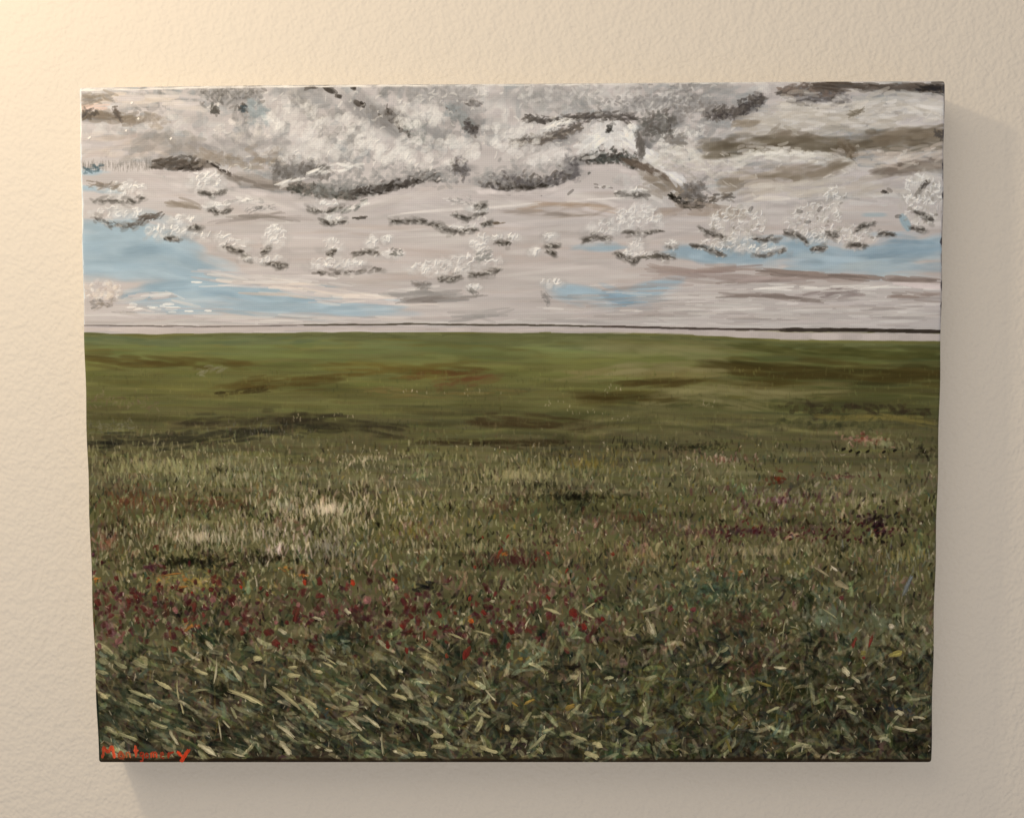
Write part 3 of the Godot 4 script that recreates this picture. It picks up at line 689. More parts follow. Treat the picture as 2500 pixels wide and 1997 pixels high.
func paint_field() -> void:
	var PALE := [c8(168, 162, 134), c8(154, 149, 120), c8(182, 172, 148)]
	var CREAM := [c8(196, 186, 160), c8(180, 172, 142), c8(206, 194, 170)]
	var SPRING := [c8(136, 136, 102), c8(124, 126, 92), c8(146, 145, 112)]
	var INK := [c8(46, 47, 32), c8(56, 56, 38), c8(36, 34, 24)]
	var EARTH := [c8(94, 76, 54), c8(80, 64, 48), c8(104, 84, 62)]
	var TEAL := [c8(78, 90, 76), c8(66, 80, 70), c8(90, 102, 88)]
	var STRAW := [c8(124, 114, 62), c8(108, 101, 52), c8(132, 122, 76)]
	var WINE := [c8(82, 50, 46), c8(72, 44, 40), c8(94, 57, 50), c8(78, 52, 51)]
	var ROSE := [c8(138, 114, 112), c8(124, 98, 98), c8(110, 84, 81)]
	# a clean far edge against the pale band
	for k in 420:
		var x := rng.randf_range(160, 1995)
		var h := horizon_at(x)
		stroke(x, h + 5.0 + rng.randf() * 6.0, rng.randf_range(40, 90), rng.randf_range(8, 11), rad_to_deg(atan2(horizon_at(x + 25.0) - horizon_at(x - 25.0), 50.0)), vary(c8(106, 112, 76), 0.06), 0.8, 0.1, 2.2)
	# far grass: long soft level strokes
	for k in 2600:
		var y := 712.0 + 330.0 * rng.randf()
		var x := rng.randf_range(150, 2000)
		if y < horizon_at(x) + 9.0:
			continue
		var c := row_color(x, y)
		var s := broad.get_noise_2d(x * 0.9, y * 7.0)
		var right := clampf((x - 1420.0) / 250.0, 0.0, 1.0) * clampf(1.0 - absf(y - 800.0) / 130.0, 0.0, 1.0)
		var glow := clampf(1.0 - absf(x - 1400.0) / 260.0, 0.0, 1.0) * clampf(1.0 - absf(y - 775.0) / 70.0, 0.0, 1.0)
		var k2 := (1.0 + 0.22 * s - 0.22 * right + 0.16 * glow)
		c = Color(c.r * k2, c.g * k2 * (1.0 + 0.015 * right), c.b * k2)
		stroke(x, y, rng.randf_range(50, 190), rng.randf_range(6, 15), rng.randfn(1, 1.6), vary(c, 0.05, 0.008), 0.42, 0.06, 1.3)
	# bands and smears lying across the far grass
	along([175, 715, 330, 722, 700, 712], 60, 5, Vector2(40, 120), Vector2(6, 11), 2, [c8(96, 110, 82), c8(112, 122, 90)], 0.45, 0.05, 1.4)
	along([720, 712, 1000, 718, 1280, 716], 60, 6, Vector2(40, 120), Vector2(6, 11), 2, [c8(110, 116, 82), c8(104, 110, 74)], 0.4, 0.05, 1.4)
	along([1290, 722, 1420, 728, 1560, 740], 50, 8, Vector2(50, 130), Vector2(7, 13), 3, [c8(126, 126, 86), c8(116, 116, 78)], 0.45, 0.05, 1.3)
	along([1560, 728, 1760, 740, 1980, 745], 60, 7, Vector2(50, 130), Vector2(7, 13), 2, [c8(84, 86, 48), c8(72, 76, 42), c8(96, 98, 58)], 0.5, 0.05, 1.3)
	along([1480, 772, 1640, 782, 1980, 790], 110, 11, Vector2(60, 160), Vector2(8, 16), 2, [c8(66, 62, 34), c8(74, 68, 38), c8(84, 78, 44)], 0.5, 0.05, 1.3)
	along([1420, 800, 1560, 812, 1700, 806], 40, 6, Vector2(50, 130), Vector2(7, 12), 2, [c8(78, 72, 40), c8(88, 82, 46)], 0.45, 0.05, 1.3)
	along([1200, 790, 1330, 782, 1480, 786], 50, 6, Vector2(50, 120), Vector2(6, 12), 4, [c8(128, 124, 84), c8(120, 114, 74)], 0.5, 0.05, 1.3)
	along([1470, 812, 1640, 826, 1780, 824], 50, 7, Vector2(50, 120), Vector2(6, 11), 3, [c8(124, 122, 84), c8(112, 108, 72)], 0.45, 0.05, 1.4)
	along([1360, 850, 1480, 836, 1600, 850], 50, 10, Vector2(30, 90), Vector2(6, 12), 5, [c8(128, 126, 90), c8(118, 116, 80)], 0.42, 0.05, 1.4)
	along([1210, 834, 1300, 836, 1420, 832], 46, 8, Vector2(40, 120), Vector2(7, 14), 2, [c8(66, 60, 34), c8(76, 68, 38)], 0.3, 0.05, 1.1)
	along([1320, 808, 1450, 804], 30, 4, Vector2(40, 90), Vector2(5, 9), 2, [c8(80, 72, 42)], 0.45, 0.05, 1.4)
	along([690, 778, 1000, 782], 50, 8, Vector2(40, 120), Vector2(6, 12), 2, [c8(96, 84, 46), c8(110, 100, 54)], 0.4, 0.05, 1.3)
	along([920, 814, 985, 803, 1045, 793], 34, 6, Vector2(20, 60), Vector2(7, 13), 6, [c8(108, 74, 52), c8(100, 72, 48)], 0.24, 0.05, 1.1)
	along([860, 795, 930, 790, 1010, 786], 24, 6, Vector2(20, 60), Vector2(5, 10), 4, [c8(98, 76, 48)], 0.35, 0.05, 1.4)
	along([790, 822, 900, 828, 1100, 824], 50, 5, Vector2(20, 60), Vector2(4, 8), 3, [c8(116, 106, 66), c8(104, 100, 66), c8(122, 114, 76)], 0.45, 0.1, 1.8)
	along([180, 755, 300, 762, 520, 772], 50, 9, Vector2(40, 110), Vector2(6, 13), 3, [c8(84, 76, 44), c8(92, 84, 48)], 0.45, 0.05, 1.3)
	along([420, 782, 455, 776, 470, 772], 14, 4, Vector2(12, 26), Vector2(4, 8), 12, [c8(140, 140, 120), c8(130, 130, 106)], 0.4, 0.2, 1.6)
	along([470, 812, 700, 800], 40, 8, Vector2(40, 110), Vector2(6, 12), 3, [c8(84, 74, 42), c8(94, 84, 48)], 0.4, 0.05, 1.3)
	along([460, 824, 510, 826, 560, 820], 18, 4, Vector2(16, 40), Vector2(5, 9), 5, [c8(64, 58, 36)], 0.45, 0.05, 1.5)
	along([190, 838, 280, 846, 340, 860], 60, 10, Vector2(6, 16), Vector2(3, 6), 70, [c8(110, 104, 78), c8(124, 116, 92), c8(104, 92, 72)], 0.45, 0.15, 2)
	along([185, 898, 250, 900, 290, 892], 60, 8, Vector2(6, 16), Vector2(3, 6), 60, [c8(118, 118, 98), c8(104, 104, 84)], 0.45, 0.15, 2)
	along([185, 935, 300, 932, 430, 922, 560, 905, 700, 896], 140, 8, Vector2(20, 70), Vector2(6, 12), 5, [c8(44, 44, 35), c8(54, 54, 43), c8(62, 61, 47)], 0.5, 0.05, 1.5)
	along([360, 895, 480, 888, 640, 884, 840, 902], 80, 8, Vector2(30, 90), Vector2(6, 12), 4, [c8(58, 55, 42), c8(66, 63, 46)], 0.5, 0.05, 1.3)
	along([1000, 885, 1140, 890, 1260, 898], 60, 7, Vector2(30, 90), Vector2(6, 11), 3, [c8(66, 56, 38), c8(74, 66, 44)], 0.42, 0.05, 1.4)
	along([900, 930, 1080, 932, 1180, 935], 50, 5, Vector2(30, 80), Vector2(5, 9), 3, [c8(62, 56, 38), c8(74, 68, 46)], 0.42, 0.05, 1.5)
	along([1640, 862, 1780, 858, 1960, 868], 60, 7, Vector2(10, 30), Vector2(7, 14), 30, [c8(62, 56, 42), c8(72, 66, 44), c8(56, 52, 38)], 0.45, 0.1, 1.6)
	along([1740, 877, 1880, 880, 1980, 892], 40, 4, Vector2(30, 80), Vector2(5, 9), 4, [c8(118, 112, 68), c8(108, 104, 64)], 0.5, 0.1, 1.6)
	along([1630, 884, 1700, 894, 1860, 895], 50, 7, Vector2(8, 22), Vector2(6, 12), 40, [c8(60, 64, 44), c8(70, 72, 48)], 0.45, 0.15, 1.8)
	along([1240, 733, 1380, 738, 1500, 748], 40, 7, Vector2(50, 140), Vector2(10, 18), 3, [c8(140, 142, 102), c8(130, 132, 92)], 0.3, 0.05, 1.0)
	along([1300, 778, 1420, 770, 1520, 776], 40, 7, Vector2(50, 130), Vector2(9, 16), 4, [c8(144, 142, 104), c8(132, 130, 92)], 0.32, 0.05, 1.0)
	along([1400, 826, 1520, 818, 1660, 832], 40, 7, Vector2(50, 130), Vector2(8, 15), 4, [c8(138, 136, 98), c8(128, 126, 88)], 0.32, 0.05, 1.0)
	along([1200, 905, 1400, 880, 1600, 905, 1800, 912], 70, 12, Vector2(40, 110), Vector2(9, 16), 4, [c8(124, 122, 86), c8(116, 114, 78)], 0.3, 0.05, 1.1)
	for q in [[862, 826, 20], [990, 826, 26], [1290, 815, 16], [1170, 850, 30], [630, 878, 18], [700, 877, 20], [1260, 868, 26], [1300, 880, 20], [1490, 848, 16]]:
		for k in 7:
			stroke(q[0] + rng.randfn(0, q[2]), q[1] + rng.randfn(0, 4), rng.randf_range(4, 8), rng.randf_range(2.5, 4), 85 + rng.randfn(0, 20), vary(pick(PALE), 0.06), 0.42, 0.4, 2.0)
	# faint upright tooth where the far grass begins to show
	for k in 1600:
		var y := rng.randf_range(775, 905)
		var x := rng.randf_range(160, 1990)
		var c := row_color(x, y)
		var b := 1.0 + 0.35 * broad.get_noise_2d(x * 0.9, y * 7.0)
		stroke(x, y, rng.randf_range(6, 12), rng.randf_range(3, 6), 90 + rng.randfn(0, 12), vary(Color(c.r * b, c.g * b, c.b * b), 0.14, 0.014), 0.26, 0.2, 1.6, 0.3)
	# nearer grass: broken underpaint first, then upright touches, back to front
	clump.seed = 404
	clump.noise_type = FastNoiseLite.TYPE_SIMPLEX_SMOOTH
	clump.frequency = 0.012
	clump.fractal_octaves = 3
	for k in 5200:
		var t := float(k) / 5200.0
		var y := 868.0 + 737.0 * t + rng.randfn(0, 12)
		var x := rng.randf_range(155, 1998)
		var near := clampf((y - 880.0) / 720.0, 0.0, 1.0)
		var c := row_color(x, y)
		var v := clump.get_noise_2d(x * 0.8, y * 1.5)
		var hue := clump.get_noise_2d(x * 0.6 + 5000.0, y * 1.1)
		var b := (1.0 + 0.75 * v) * lerpf(1.0, 0.86, clampf((near - 0.55) / 0.45, 0.0, 1.0))
		c = Color(c.r * b * (1.0 + 0.22 * hue), c.g * b * (1.0 - 0.10 * hue), c.b * b * (1.0 + 0.10 * hue + 0.10 * near))
		var lean := 90.0 + rng.randfn(0, 20.0 + 50.0 * near)
		stroke(x, y, rng.randf_range(14, 30) * (0.7 + 0.6 * near), rng.randf_range(7, 13) * (0.6 + 0.6 * near), lean, vary(c, 0.17, 0.016), 0.68 * clampf((y - 860.0) / 190.0, 0.06, 1.0), 0.2, 1.6, 0.35, rng.randf_range(-0.8, 0.8))
	var total := 13500
	for k in total:
		var t := float(k) / total
		var y := 862.0 + 745.0 * pow(t, 0.97)
		y += rng.randfn(0, 14)
		var x := rng.randf_range(155, 1998)
		var near := clampf((y - 880.0) / 720.0, 0.0, 1.0)
		var far := clampf((y - 850.0) / 200.0, 0.06, 1.0)
		var n1 := broad.get_noise_2d(x * 1.3, y * 4.2 + 300.0)
		var n2 := clump.get_noise_2d(x * 0.8, y * 1.5)
		var c := row_color(x, y)
		var r := rng.randf()
		var a := 0.55
		if r < 0.10 + 0.5 * clampf(n1 + 0.6 * n2, 0.0, 0.6):
			c = pick(SPRING)
		elif r < 0.17 + 0.6 * clampf(n1 + 0.6 * n2, 0.0, 0.6):
			c = pick(PALE)
			a = 0.45
		elif r > 0.955 - 1.0 * clampf(-n1 - n2, 0.0, 0.5):
			c = pick(INK)
			a = 0.62
		elif r > 0.84 - 0.3 * clampf(-n2, 0.0, 0.6):
			c = pick(EARTH)
		elif r > 0.73 and n2 > -0.1:
			c = pick(TEAL)
		elif r > 0.66:
			c = pick(STRAW)
		elif r > 0.63 and near > 0.3:
			c = c8(112, 84, 78)
		var shade := lerpf(1.0, 0.74, clampf((near - 0.5) / 0.5, 0.0, 1.0)) * (1.0 - 0.10 * clampf((x - 1300.0) / 700.0, 0.0, 1.0) * near)
		c = Color(c.r * shade, c.g * shade, c.b * shade)
		var lean := 90.0 + rng.randfn(0, 12.0 + 30.0 * near)
		stroke(x, y, rng.randf_range(8, 16) * (0.75 + 0.6 * near), rng.randf_range(3.4, 6.6) * (0.8 + 0.6 * near), lean, vary(c, 0.15, 0.018), minf(a * 1.2, 0.85) * far, 0.35 * far, 1.6, 0.3, rng.randf_range(-0.7, 0.7))
	# thin glazes pull the touches together into bands of light and shade
	for k in 900:
		var y := rng.randf_range(880, 1400)
		var x := rng.randf_range(150, 2000)
		var c := row_color(x, y)
		var v := broad.get_noise_2d(x * 0.5 + 700.0, y * 2.6)
		var b := 1.0 + 1.0 * v
		stroke(x, y, rng.randf_range(40, 120), rng.randf_range(10, 22), rng.randfn(0, 5), Color(c.r * b * (1.0 - 0.05 * v), c.g * b, c.b * b * 0.98), 0.17, 0.05, 0.9)
	for k in 3200:
		var y := rng.randf_range(930, 1400)
		var x := rng.randf_range(165, 1990)
		var near := (y - 930.0) / 470.0
		var v := broad.get_noise_2d(x * 0.9 + 700.0, y * 2.6) + rng.randfn(0.0, 0.22)
		var c: Color = pick(PALE) if v > 0.22 else (pick(SPRING) if v > 0.0 else (pick([c8(92, 92, 64), c8(80, 88, 62), c8(96, 80, 60)]) if v > -0.22 else pick(INK)))
		stroke(x, y, rng.randf_range(9, 19) * (0.8 + 0.4 * near), rng.randf_range(3.2, 6.2) * (0.8 + 0.4 * near), 90 + rng.randfn(0, 10 + 22 * near), vary(c, 0.1, 0.014), rng.randf_range(0.25, 0.6), 0.45, 1.9, 0.4, rng.randf_range(-0.5, 0.5))
	# dark hollows between the leaves in front
	for k in 120:
		var y := rng.randf_range(1330, 1600)
		var x := rng.randf_range(190, 1970)
		if clump.get_noise_2d(x * 0.9 + 900.0, y * 1.2) < 0.12 or x > 1500:
			blades(x, y, rng.randf_range(14, 34), rng.randf_range(10, 22), 10, 20, 11, [c8(34, 37, 26), c8(42, 47, 34), c8(48, 40, 32), c8(40, 52, 44)], 0.42, 80, 40, 0.2)
	field_patches(PALE, CREAM, SPRING, INK, EARTH, TEAL, STRAW, WINE, ROSE)
	deepen()

# Fuller strength of colour: every touch moves away from the middle tone of its row.
func deepen() -> void:
	var mean := []
	for y in TH:
		var m := Vector3.ZERO
		for x in range(0, TW, 4):
			var i := y * TW + x
			m += Vector3(red[i], grn[i], blu[i])
		mean.append(m / (TW / 4.0))
	var h0 := int(on_canvas(1000, 676).y * TH)
	var h1 := int(on_canvas(1000, 728).y * TH)
	for y in TH:
		if y > h0 and y < h1:
			continue
		var lo := maxi(y - 36, 0) if y <= h0 else maxi(y - 36, h1)
		var hi := mini(y + 36, h0) if y <= h0 else mini(y + 36, TH - 1)
		var m := Vector3.ZERO
		for j in range(lo, hi + 1, 3):
			m += mean[j]
		m /= float((hi - lo) / 3 + 1)
		var near := clampf((float(y) / TH - 0.36) / 0.3, 0.0, 1.0)
		var k := 1.28 if y <= h0 else 1.12 + 0.26 * near
		for i in range(y * TW, (y + 1) * TW):
			red[i] = maxf(m.x + (red[i] - m.x) * k, 0.03)
			grn[i] = maxf(m.y + (grn[i] - m.y) * k, 0.03)
			blu[i] = maxf(m.z + (blu[i] - m.z) * k, 0.025)

# upright touches strewn in an oval
func blades(x: float, y: float, rx: float, ry: float, n: int, ln: float, wd: float, cols: Array, a: float, lean := 90.0, jit := 12.0, thick := 0.6) -> void:
	for k in n:
		var r := minf(absf(rng.randfn(0.0, 0.9)), 2.0)
		var t := rng.randf() * TAU
		stroke(x + cos(t) * r * rx, y + sin(t) * r * ry, ln * rng.randf_range(0.6, 1.4), wd * rng.randf_range(0.7, 1.3), lean + rng.randfn(0, jit), vary(pick(cols), 0.09, 0.012), minf(a * 1.15, 0.95) * rng.randf_range(0.6, 1.0), thick, 2.2, 0.3, rng.randf_range(-0.5, 0.5))

var clump := FastNoiseLite.new()

func field_patches(PALE: Array, CREAM: Array, SPRING: Array, INK: Array, EARTH: Array, TEAL: Array, STRAW: Array, WINE: Array, ROSE: Array) -> void:
	# pale stands of grass and dark hollows
	blades(380, 985, 220, 38, 680, 14, 4, SPRING, 0.6)
	blades(310, 980, 120, 22, 90, 16, 5, [c8(152, 150, 112), c8(140, 140, 100)], 0.6)
	blades(520, 1000, 120, 30, 120, 14, 4, [c8(140, 146, 120), c8(150, 146, 118)], 0.55)
	blades(770, 968, 60, 14, 70, 9, 4, CREAM, 0.55)
	blades(560, 905, 60, 14, 40, 9, 3.5, [c8(112, 112, 100)], 0.45)
	blades(1080, 1000, 190, 32, 540, 15, 4.5, [c8(146, 144, 106), c8(134, 132, 96), c8(156, 150, 116)], 0.55)
	blades(1240, 975, 110, 20, 130, 13, 4.5, STRAW, 0.4)
	blades(1210, 1046, 90, 10, 150, 14, 5, INK, 0.45, 90, 50)
	blades(1150, 1020, 70, 16, 60, 12, 4, INK, 0.35)
	blades(270, 1055, 90, 26, 150, 12, 4.5, [c8(100, 72, 54), c8(112, 78, 60), c8(90, 66, 46)], 0.5)
	blades(450, 1058, 140, 14, 160, 13, 5, EARTH, 0.5, 90, 40)
	blades(690, 1070, 190, 40, 520, 17, 4, CREAM, 0.5)
	blades(600, 1062, 60, 20, 60, 13, 4, [c8(150, 152, 128)], 0.5)
	blades(430, 1130, 230, 38, 520, 18, 3.8, [c8(168, 162, 136), c8(150, 144, 116), c8(184, 176, 154)], 0.48)
	blades(590, 1150, 60, 40, 70, 20, 4, [c8(186, 170, 164), c8(196, 186, 170)], 0.55)
	blades(690, 1150, 90, 40, 200, 16, 4.5, [c8(134, 130, 112), c8(146, 142, 126), c8(122, 116, 102)], 0.48)
	blades(330, 1105, 140, 10, 80, 12, 4, EARTH, 0.45)
	blades(400, 1182, 150, 16, 260, 14, 6, INK, 0.5, 90, 50)
	blades(560, 1176, 90, 14, 80, 14, 5, INK, 0.4, 90, 40)
	blades(230, 1140, 50, 40, 70, 14, 4.5, [c8(104, 72, 52), c8(108, 66, 50)], 0.3)
	blades(420, 1226, 110, 22, 170, 12, 5, [c8(140, 130, 78), c8(128, 120, 70), c8(154, 142, 92)], 0.5, 60, 40)
	blades(1000, 1150, 170, 18, 200, 15, 4, [c8(150, 144, 110), c8(140, 136, 106)], 0.45)
	blades(1330, 1165, 120, 40, 170, 18, 4, [c8(142, 130, 96), c8(128, 118, 84)], 0.45)
	blades(1080, 1178, 60, 12, 120, 16, 5, [c8(72, 56, 46), c8(84, 52, 46)], 0.5, 80, 20)
	blades(860, 1120, 80, 30, 90, 14, 4, STRAW, 0.4)
	blades(870, 1070, 50, 14, 50, 10, 5, [c8(140, 134, 90), c8(130, 126, 76)], 0.5, 60, 40)
	blades(1060, 1066, 60, 16, 80, 12, 5, [c8(88, 72, 54)], 0.45)
	# right half, middle distance
	blades(1520, 965, 50, 10, 70, 11, 4.5, [c8(176, 150, 138), c8(168, 158, 136), c8(110, 80, 66)], 0.55)
	blades(1460, 940, 90, 8, 90, 10, 5, INK, 0.4, 90, 50)
	blades(1320, 935, 30, 14, 26, 16, 2.5, INK, 0.55, 90, 6)
	blades(1820, 926, 50, 12, 50, 9, 6, [c8(150, 120, 104), c8(170, 140, 124), c8(110, 60, 48)], 0.6, 40, 50)
	blades(1860, 935, 50, 14, 60, 11, 6, [c8(140, 140, 106), c8(128, 130, 96)], 0.5, 60, 40)
	for q in [[1790, 949], [1806, 952], [1826, 950], [1860, 951], [1883, 948], [1776, 945]]:
		stroke(q[0], q[1], 9, 6, -30, c8(40, 38, 28), 0.85, 0.6, 3)
	blades(1940, 950, 22, 14, 30, 10, 6, INK, 0.5, 60, 40)
	blades(1640, 1008, 16, 8, 16, 9, 7, [c8(92, 50, 36)], 0.7, 30, 40)
	blades(1780, 1003, 70, 6, 40, 10, 5, [c8(70, 44, 40), c8(90, 70, 60), c8(150, 130, 110)], 0.6, 40, 40)
	blades(1640, 1052, 110, 18, 150, 13, 6, [c8(76, 52, 56), c8(92, 58, 60), c8(108, 92, 90), c8(150, 142, 126)], 0.52, 100, 25)
	blades(1830, 1052, 130, 26, 150, 13, 4.5, [c8(150, 144, 116), c8(166, 156, 132), c8(132, 128, 98)], 0.5)
	blades(1850, 1105, 50, 34, 100, 9, 6.5, [c8(48, 36, 34), c8(60, 44, 44), c8(40, 34, 28)], 0.75, -40, 30)
	blades(1580, 1118, 270, 16, 330, 13, 6, [c8(74, 50, 48), c8(88, 58, 56), c8(66, 58, 54), c8(92, 76, 70)], 0.36, 90, 40)
	blades(1340, 1090, 120, 20, 120, 13, 5, [c8(96, 70, 54), c8(84, 66, 52)], 0.42)
	for k in 60:
		stroke(1500 + rng.randf() * 380, 1122 + rng.randfn(0, 10), 8, 5, rng.randfn(-50, 30), vary(pick(WINE), 0.1), 0.7, 0.6, 2.8)
	blades(1620, 1160, 220, 20, 300, 15, 4.5, [c8(142, 134, 104), c8(130, 122, 94), c8(152, 142, 114)], 0.45)
	blades(1900, 1170, 70, 34, 120, 18, 4, [c8(128, 124, 82), c8(118, 114, 72), c8(140, 146, 136)], 0.45)
	blades(1500, 1240, 90, 34, 300, 15, 7, [c8(74, 86, 68), c8(62, 72, 54), c8(88, 100, 84), c8(54, 58, 44)], 0.5, 60, 50)
	blades(1560, 1300, 70, 30, 120, 15, 7, [c8(56, 54, 40), c8(70, 66, 48), c8(84, 60, 50)], 0.5, 60, 50)
	blades(1700, 1265, 26, 30, 90, 15, 8, [c8(50, 54, 36), c8(42, 44, 30), c8(62, 66, 46)], 0.6, 70, 40)
	blades(1740, 1300, 50, 44, 130, 20, 8, [c8(104, 112, 92), c8(116, 122, 104), c8(94, 102, 82)], 0.5, 70, 30)
	blades(1850, 1315, 70, 40, 150, 20, 8, [c8(108, 114, 94), c8(98, 104, 82), c8(88, 90, 68)], 0.45, 60, 40)
	blades(1600, 1400, 110, 50, 200, 16, 7, [c8(88, 66, 56), c8(98, 72, 64), c8(76, 62, 48)], 0.42, 60, 50)
	blades(1690, 1450, 110, 60, 330, 18, 8, [c8(46, 50, 30), c8(54, 58, 36), c8(62, 64, 42)], 0.5, 60, 50)
	blades(1850, 1500, 120, 90, 420, 18, 7, [c8(42, 40, 29), c8(52, 50, 36), c8(60, 48, 38), c8(70, 66, 50)], 0.5, 75, 50)
	blades(1500, 1470, 140, 90, 360, 18, 7, [c8(84, 86, 50), c8(74, 78, 44), c8(60, 68, 44), c8(98, 98, 62)], 0.45, 50, 60)
	blades(1300, 1480, 150, 80, 360, 18, 7, [c8(84, 84, 48), c8(96, 92, 54), c8(66, 72, 48), c8(58, 60, 44)], 0.45, 60, 60)
	blades(1130, 1500, 180, 90, 330, 18, 7, [c8(66, 68, 44), c8(54, 56, 40), c8(78, 84, 66)], 0.45, 60, 60)
	for q in [[1870, 1490, 40, 10], [1300, 1500, 12, 9], [990, 1490, 20, 8], [960, 1500, 12, 12], [1905, 1490, 20, 9]]:
		blades(q[0], q[1], q[2], q[3], 22, 14, 6, [c8(40, 54, 62), c8(46, 60, 66), c8(44, 52, 56)], 0.3, 30, 40)
	# the red flowers
	for k in 330:
		var x := 190.0 + 1080.0 * pow(rng.randf(), 1.25)
		var y := 1272.0 + rng.randfn(0, 42) + (x - 190.0) * 0.035
		var c: Color = pick(WINE)
		var s := rng.randf_range(7, 15)
		blades(x, y, s * 0.4, s * 0.3, 3, s, s * 0.62, [c], 0.72, 90 + rng.randfn(0, 35), 25, 0.7)
		if rng.randf() < 0.25:
			stroke(x + rng.randfn(0, 3), y + rng.randfn(0, 3), s * 0.8, s * 0.4, 70 + rng.randfn(0, 30), vary(pick(ROSE), 0.08), 0.6, 0.7, 2.6, 0.4)
	for k in 70:
		stroke(rng.randf_range(1050, 1620), 1230 + rng.randfn(0, 60), rng.randf_range(7, 14), rng.randf_range(4, 7), 80 + rng.randfn(0, 30), vary(pick(WINE), 0.1), 0.6, 0.6, 2.6, 0.3)
	blades(230, 1320, 44, 60, 60, 16, 7, ROSE, 0.32, 80, 30)
	blades(720, 1275, 90, 26, 70, 14, 7, [c8(106, 72, 68), c8(94, 60, 57), c8(120, 90, 88)], 0.4, 80, 30)
	blades(770, 1300, 60, 22, 60, 14, 8, [c8(62, 46, 42), c8(70, 54, 48)], 0.5, 40, 50)
	blades(430, 1340, 26, 18, 50, 14, 8, [c8(40, 42, 30), c8(50, 56, 42)], 0.6, 60, 40)
	blades(720, 1345, 30, 26, 60, 14, 8, [c8(42, 46, 34), c8(54, 62, 48), c8(100, 110, 100)], 0.55, 50, 50)
	blades(905, 1235, 20, 8, 20, 12, 6, [c8(38, 38, 34)], 0.7, 10, 20)
	for q in [[345, 1214, 30], [395, 1220, 24], [405, 1318, 18], [205, 1218, 10], [640, 1212, 8], [1060, 1166, 10], [990, 1306, 8], [700, 1490, 5], [600, 1195, 14], [1560, 1205, 6]]:
		blades(q[0], q[1], q[2] * 0.6, 4, 8, 9, 4, [c8(164, 120, 66), c8(152, 110, 62), c8(168, 104, 56)], 0.55, -20, 25)
	# slanting grass in front, lower left
	for k in 620:
		var x := rng.randf_range(195, 1010)
		var y := rng.randf_range(1375, 1600)
		var cols := [c8(128, 126, 92), c8(114, 114, 84), c8(96, 98, 72), c8(144, 142, 112), c8(72, 76, 56), c8(52, 56, 42), c8(60, 48, 38)]
		stroke(x, y, rng.randf_range(16, 44), rng.randf_range(4, 9), 28 + rng.randfn(0, 14), vary(pick(cols), 0.1, 0.01), 0.5, 0.5, 2.0, 0.5, rng.randf_range(-0.5, 0.5))
	for k in 160:
		var x := rng.randf_range(195, 1960)
		var y := rng.randf_range(1370, 1600)
		stroke(x, y, rng.randf_range(24, 60), rng.randf_range(2.2, 4), 90 + rng.randfn(0, 9), vary(pick([c8(128, 122, 88), c8(112, 108, 74), c8(118, 108, 62)]), 0.1), 0.5, 0.4, 2.2, 0.4, rng.randf_range(-0.6, 0.6))
	for k in 260:
		var x := rng.randf_range(1000, 1960)
		var y := rng.randf_range(1390, 1596)
		stroke(x, y, rng.randf_range(12, 34), rng.randf_range(3, 6), rng.randf_range(-50, 60), vary(pick([c8(104, 104, 74), c8(90, 92, 62), c8(120, 118, 88), c8(58, 58, 42)]), 0.1, 0.01), 0.45, 0.5, 2.2, 0.4, rng.randf_range(-1.2, 1.2))
	for k in 1900:
		var y := 1335.0 + 269.0 * pow(float(k) / 1900.0, 0.78) + rng.randfn(0, 10)
		var x := rng.randf_range(190, 1975)
		var lean := 30.0 + rng.randfn(0, 16) if x < 950 and rng.randf() < 0.8 else rng.randf_range(-75, 100)
		var v := clump.get_noise_2d(x * 0.9 + 900.0, y * 1.2)
		var leaf := [c8(126, 129, 102), c8(142, 143, 114), c8(102, 112, 92), c8(112, 110, 80), c8(92, 100, 66), c8(158, 156, 126), c8(60, 72, 58), c8(44, 50, 37), c8(74, 88, 76), c8(46, 42, 33), c8(56, 62, 44)]
		var c := vary(pick(leaf), 0.10, 0.012)
		var b := (1.0 + 0.75 * v) * (1.0 - 0.16 * clampf((x - 1300.0) / 600.0, 0.0, 1.0))
		stroke(x, y, rng.randf_range(18, 50), rng.randf_range(6, 13), lean, Color(c.r * b, c.g * b, c.b * b), 0.78, 0.55, 2.2, 0.55, rng.randf_range(-0.9, 0.9))
	blades(540, 1540, 240, 50, 120, 18, 12, [c8(44, 44, 34), c8(52, 54, 42), c8(60, 66, 56)], 0.4, 30, 30)
	blades(260, 1500, 60, 90, 120, 18, 9, [c8(58, 64, 48), c8(46, 52, 38), c8(72, 78, 62)], 0.4, 60, 30)
	# scattered bright flecks
	for k in 950:
		var y := rng.randf_range(930, 1595)
		var near := (y - 930.0) / 660.0
		stroke(rng.randf_range(185, 1970), y, rng.randf_range(4, 9) * (0.8 + 0.6 * near), rng.randf_range(2, 3.2), 80 + rng.randfn(0, 30), vary(pick([c8(214, 206, 184), c8(196, 188, 162), c8(176, 170, 142)]), 0.08), 0.62, 1.0, 2.8, 0.3)
	# the pale band is drawn once more along the top of the grass
	for k in 260:
		var x := rng.randf_range(175, 1985)
		var h := horizon_at(x)
		var l := 685.0 + 12.0 * clampf((x - 1000.0) / 900.0, 0.0, 1.0)
		stroke(x, (l + h) * 0.5 + 1.0, rng.randf_range(30, 70), maxf(h - l - 7.0, 5.0), rad_to_deg(atan2(horizon_at(x + 25.0) - horizon_at(x - 25.0), 70.0)), vary(c8(202, 198, 200), 0.03), 0.55, 0.1, 2.0)
	# the dark turned edge along the bottom
	along([205, 1600, 1000, 1601, 1970, 1602], 330, 2.5, Vector2(24, 70), Vector2(5, 10), 3, [c8(50, 43, 32), c8(44, 39, 30), c8(60, 52, 38)], 0.42, 0.1, 1.8)
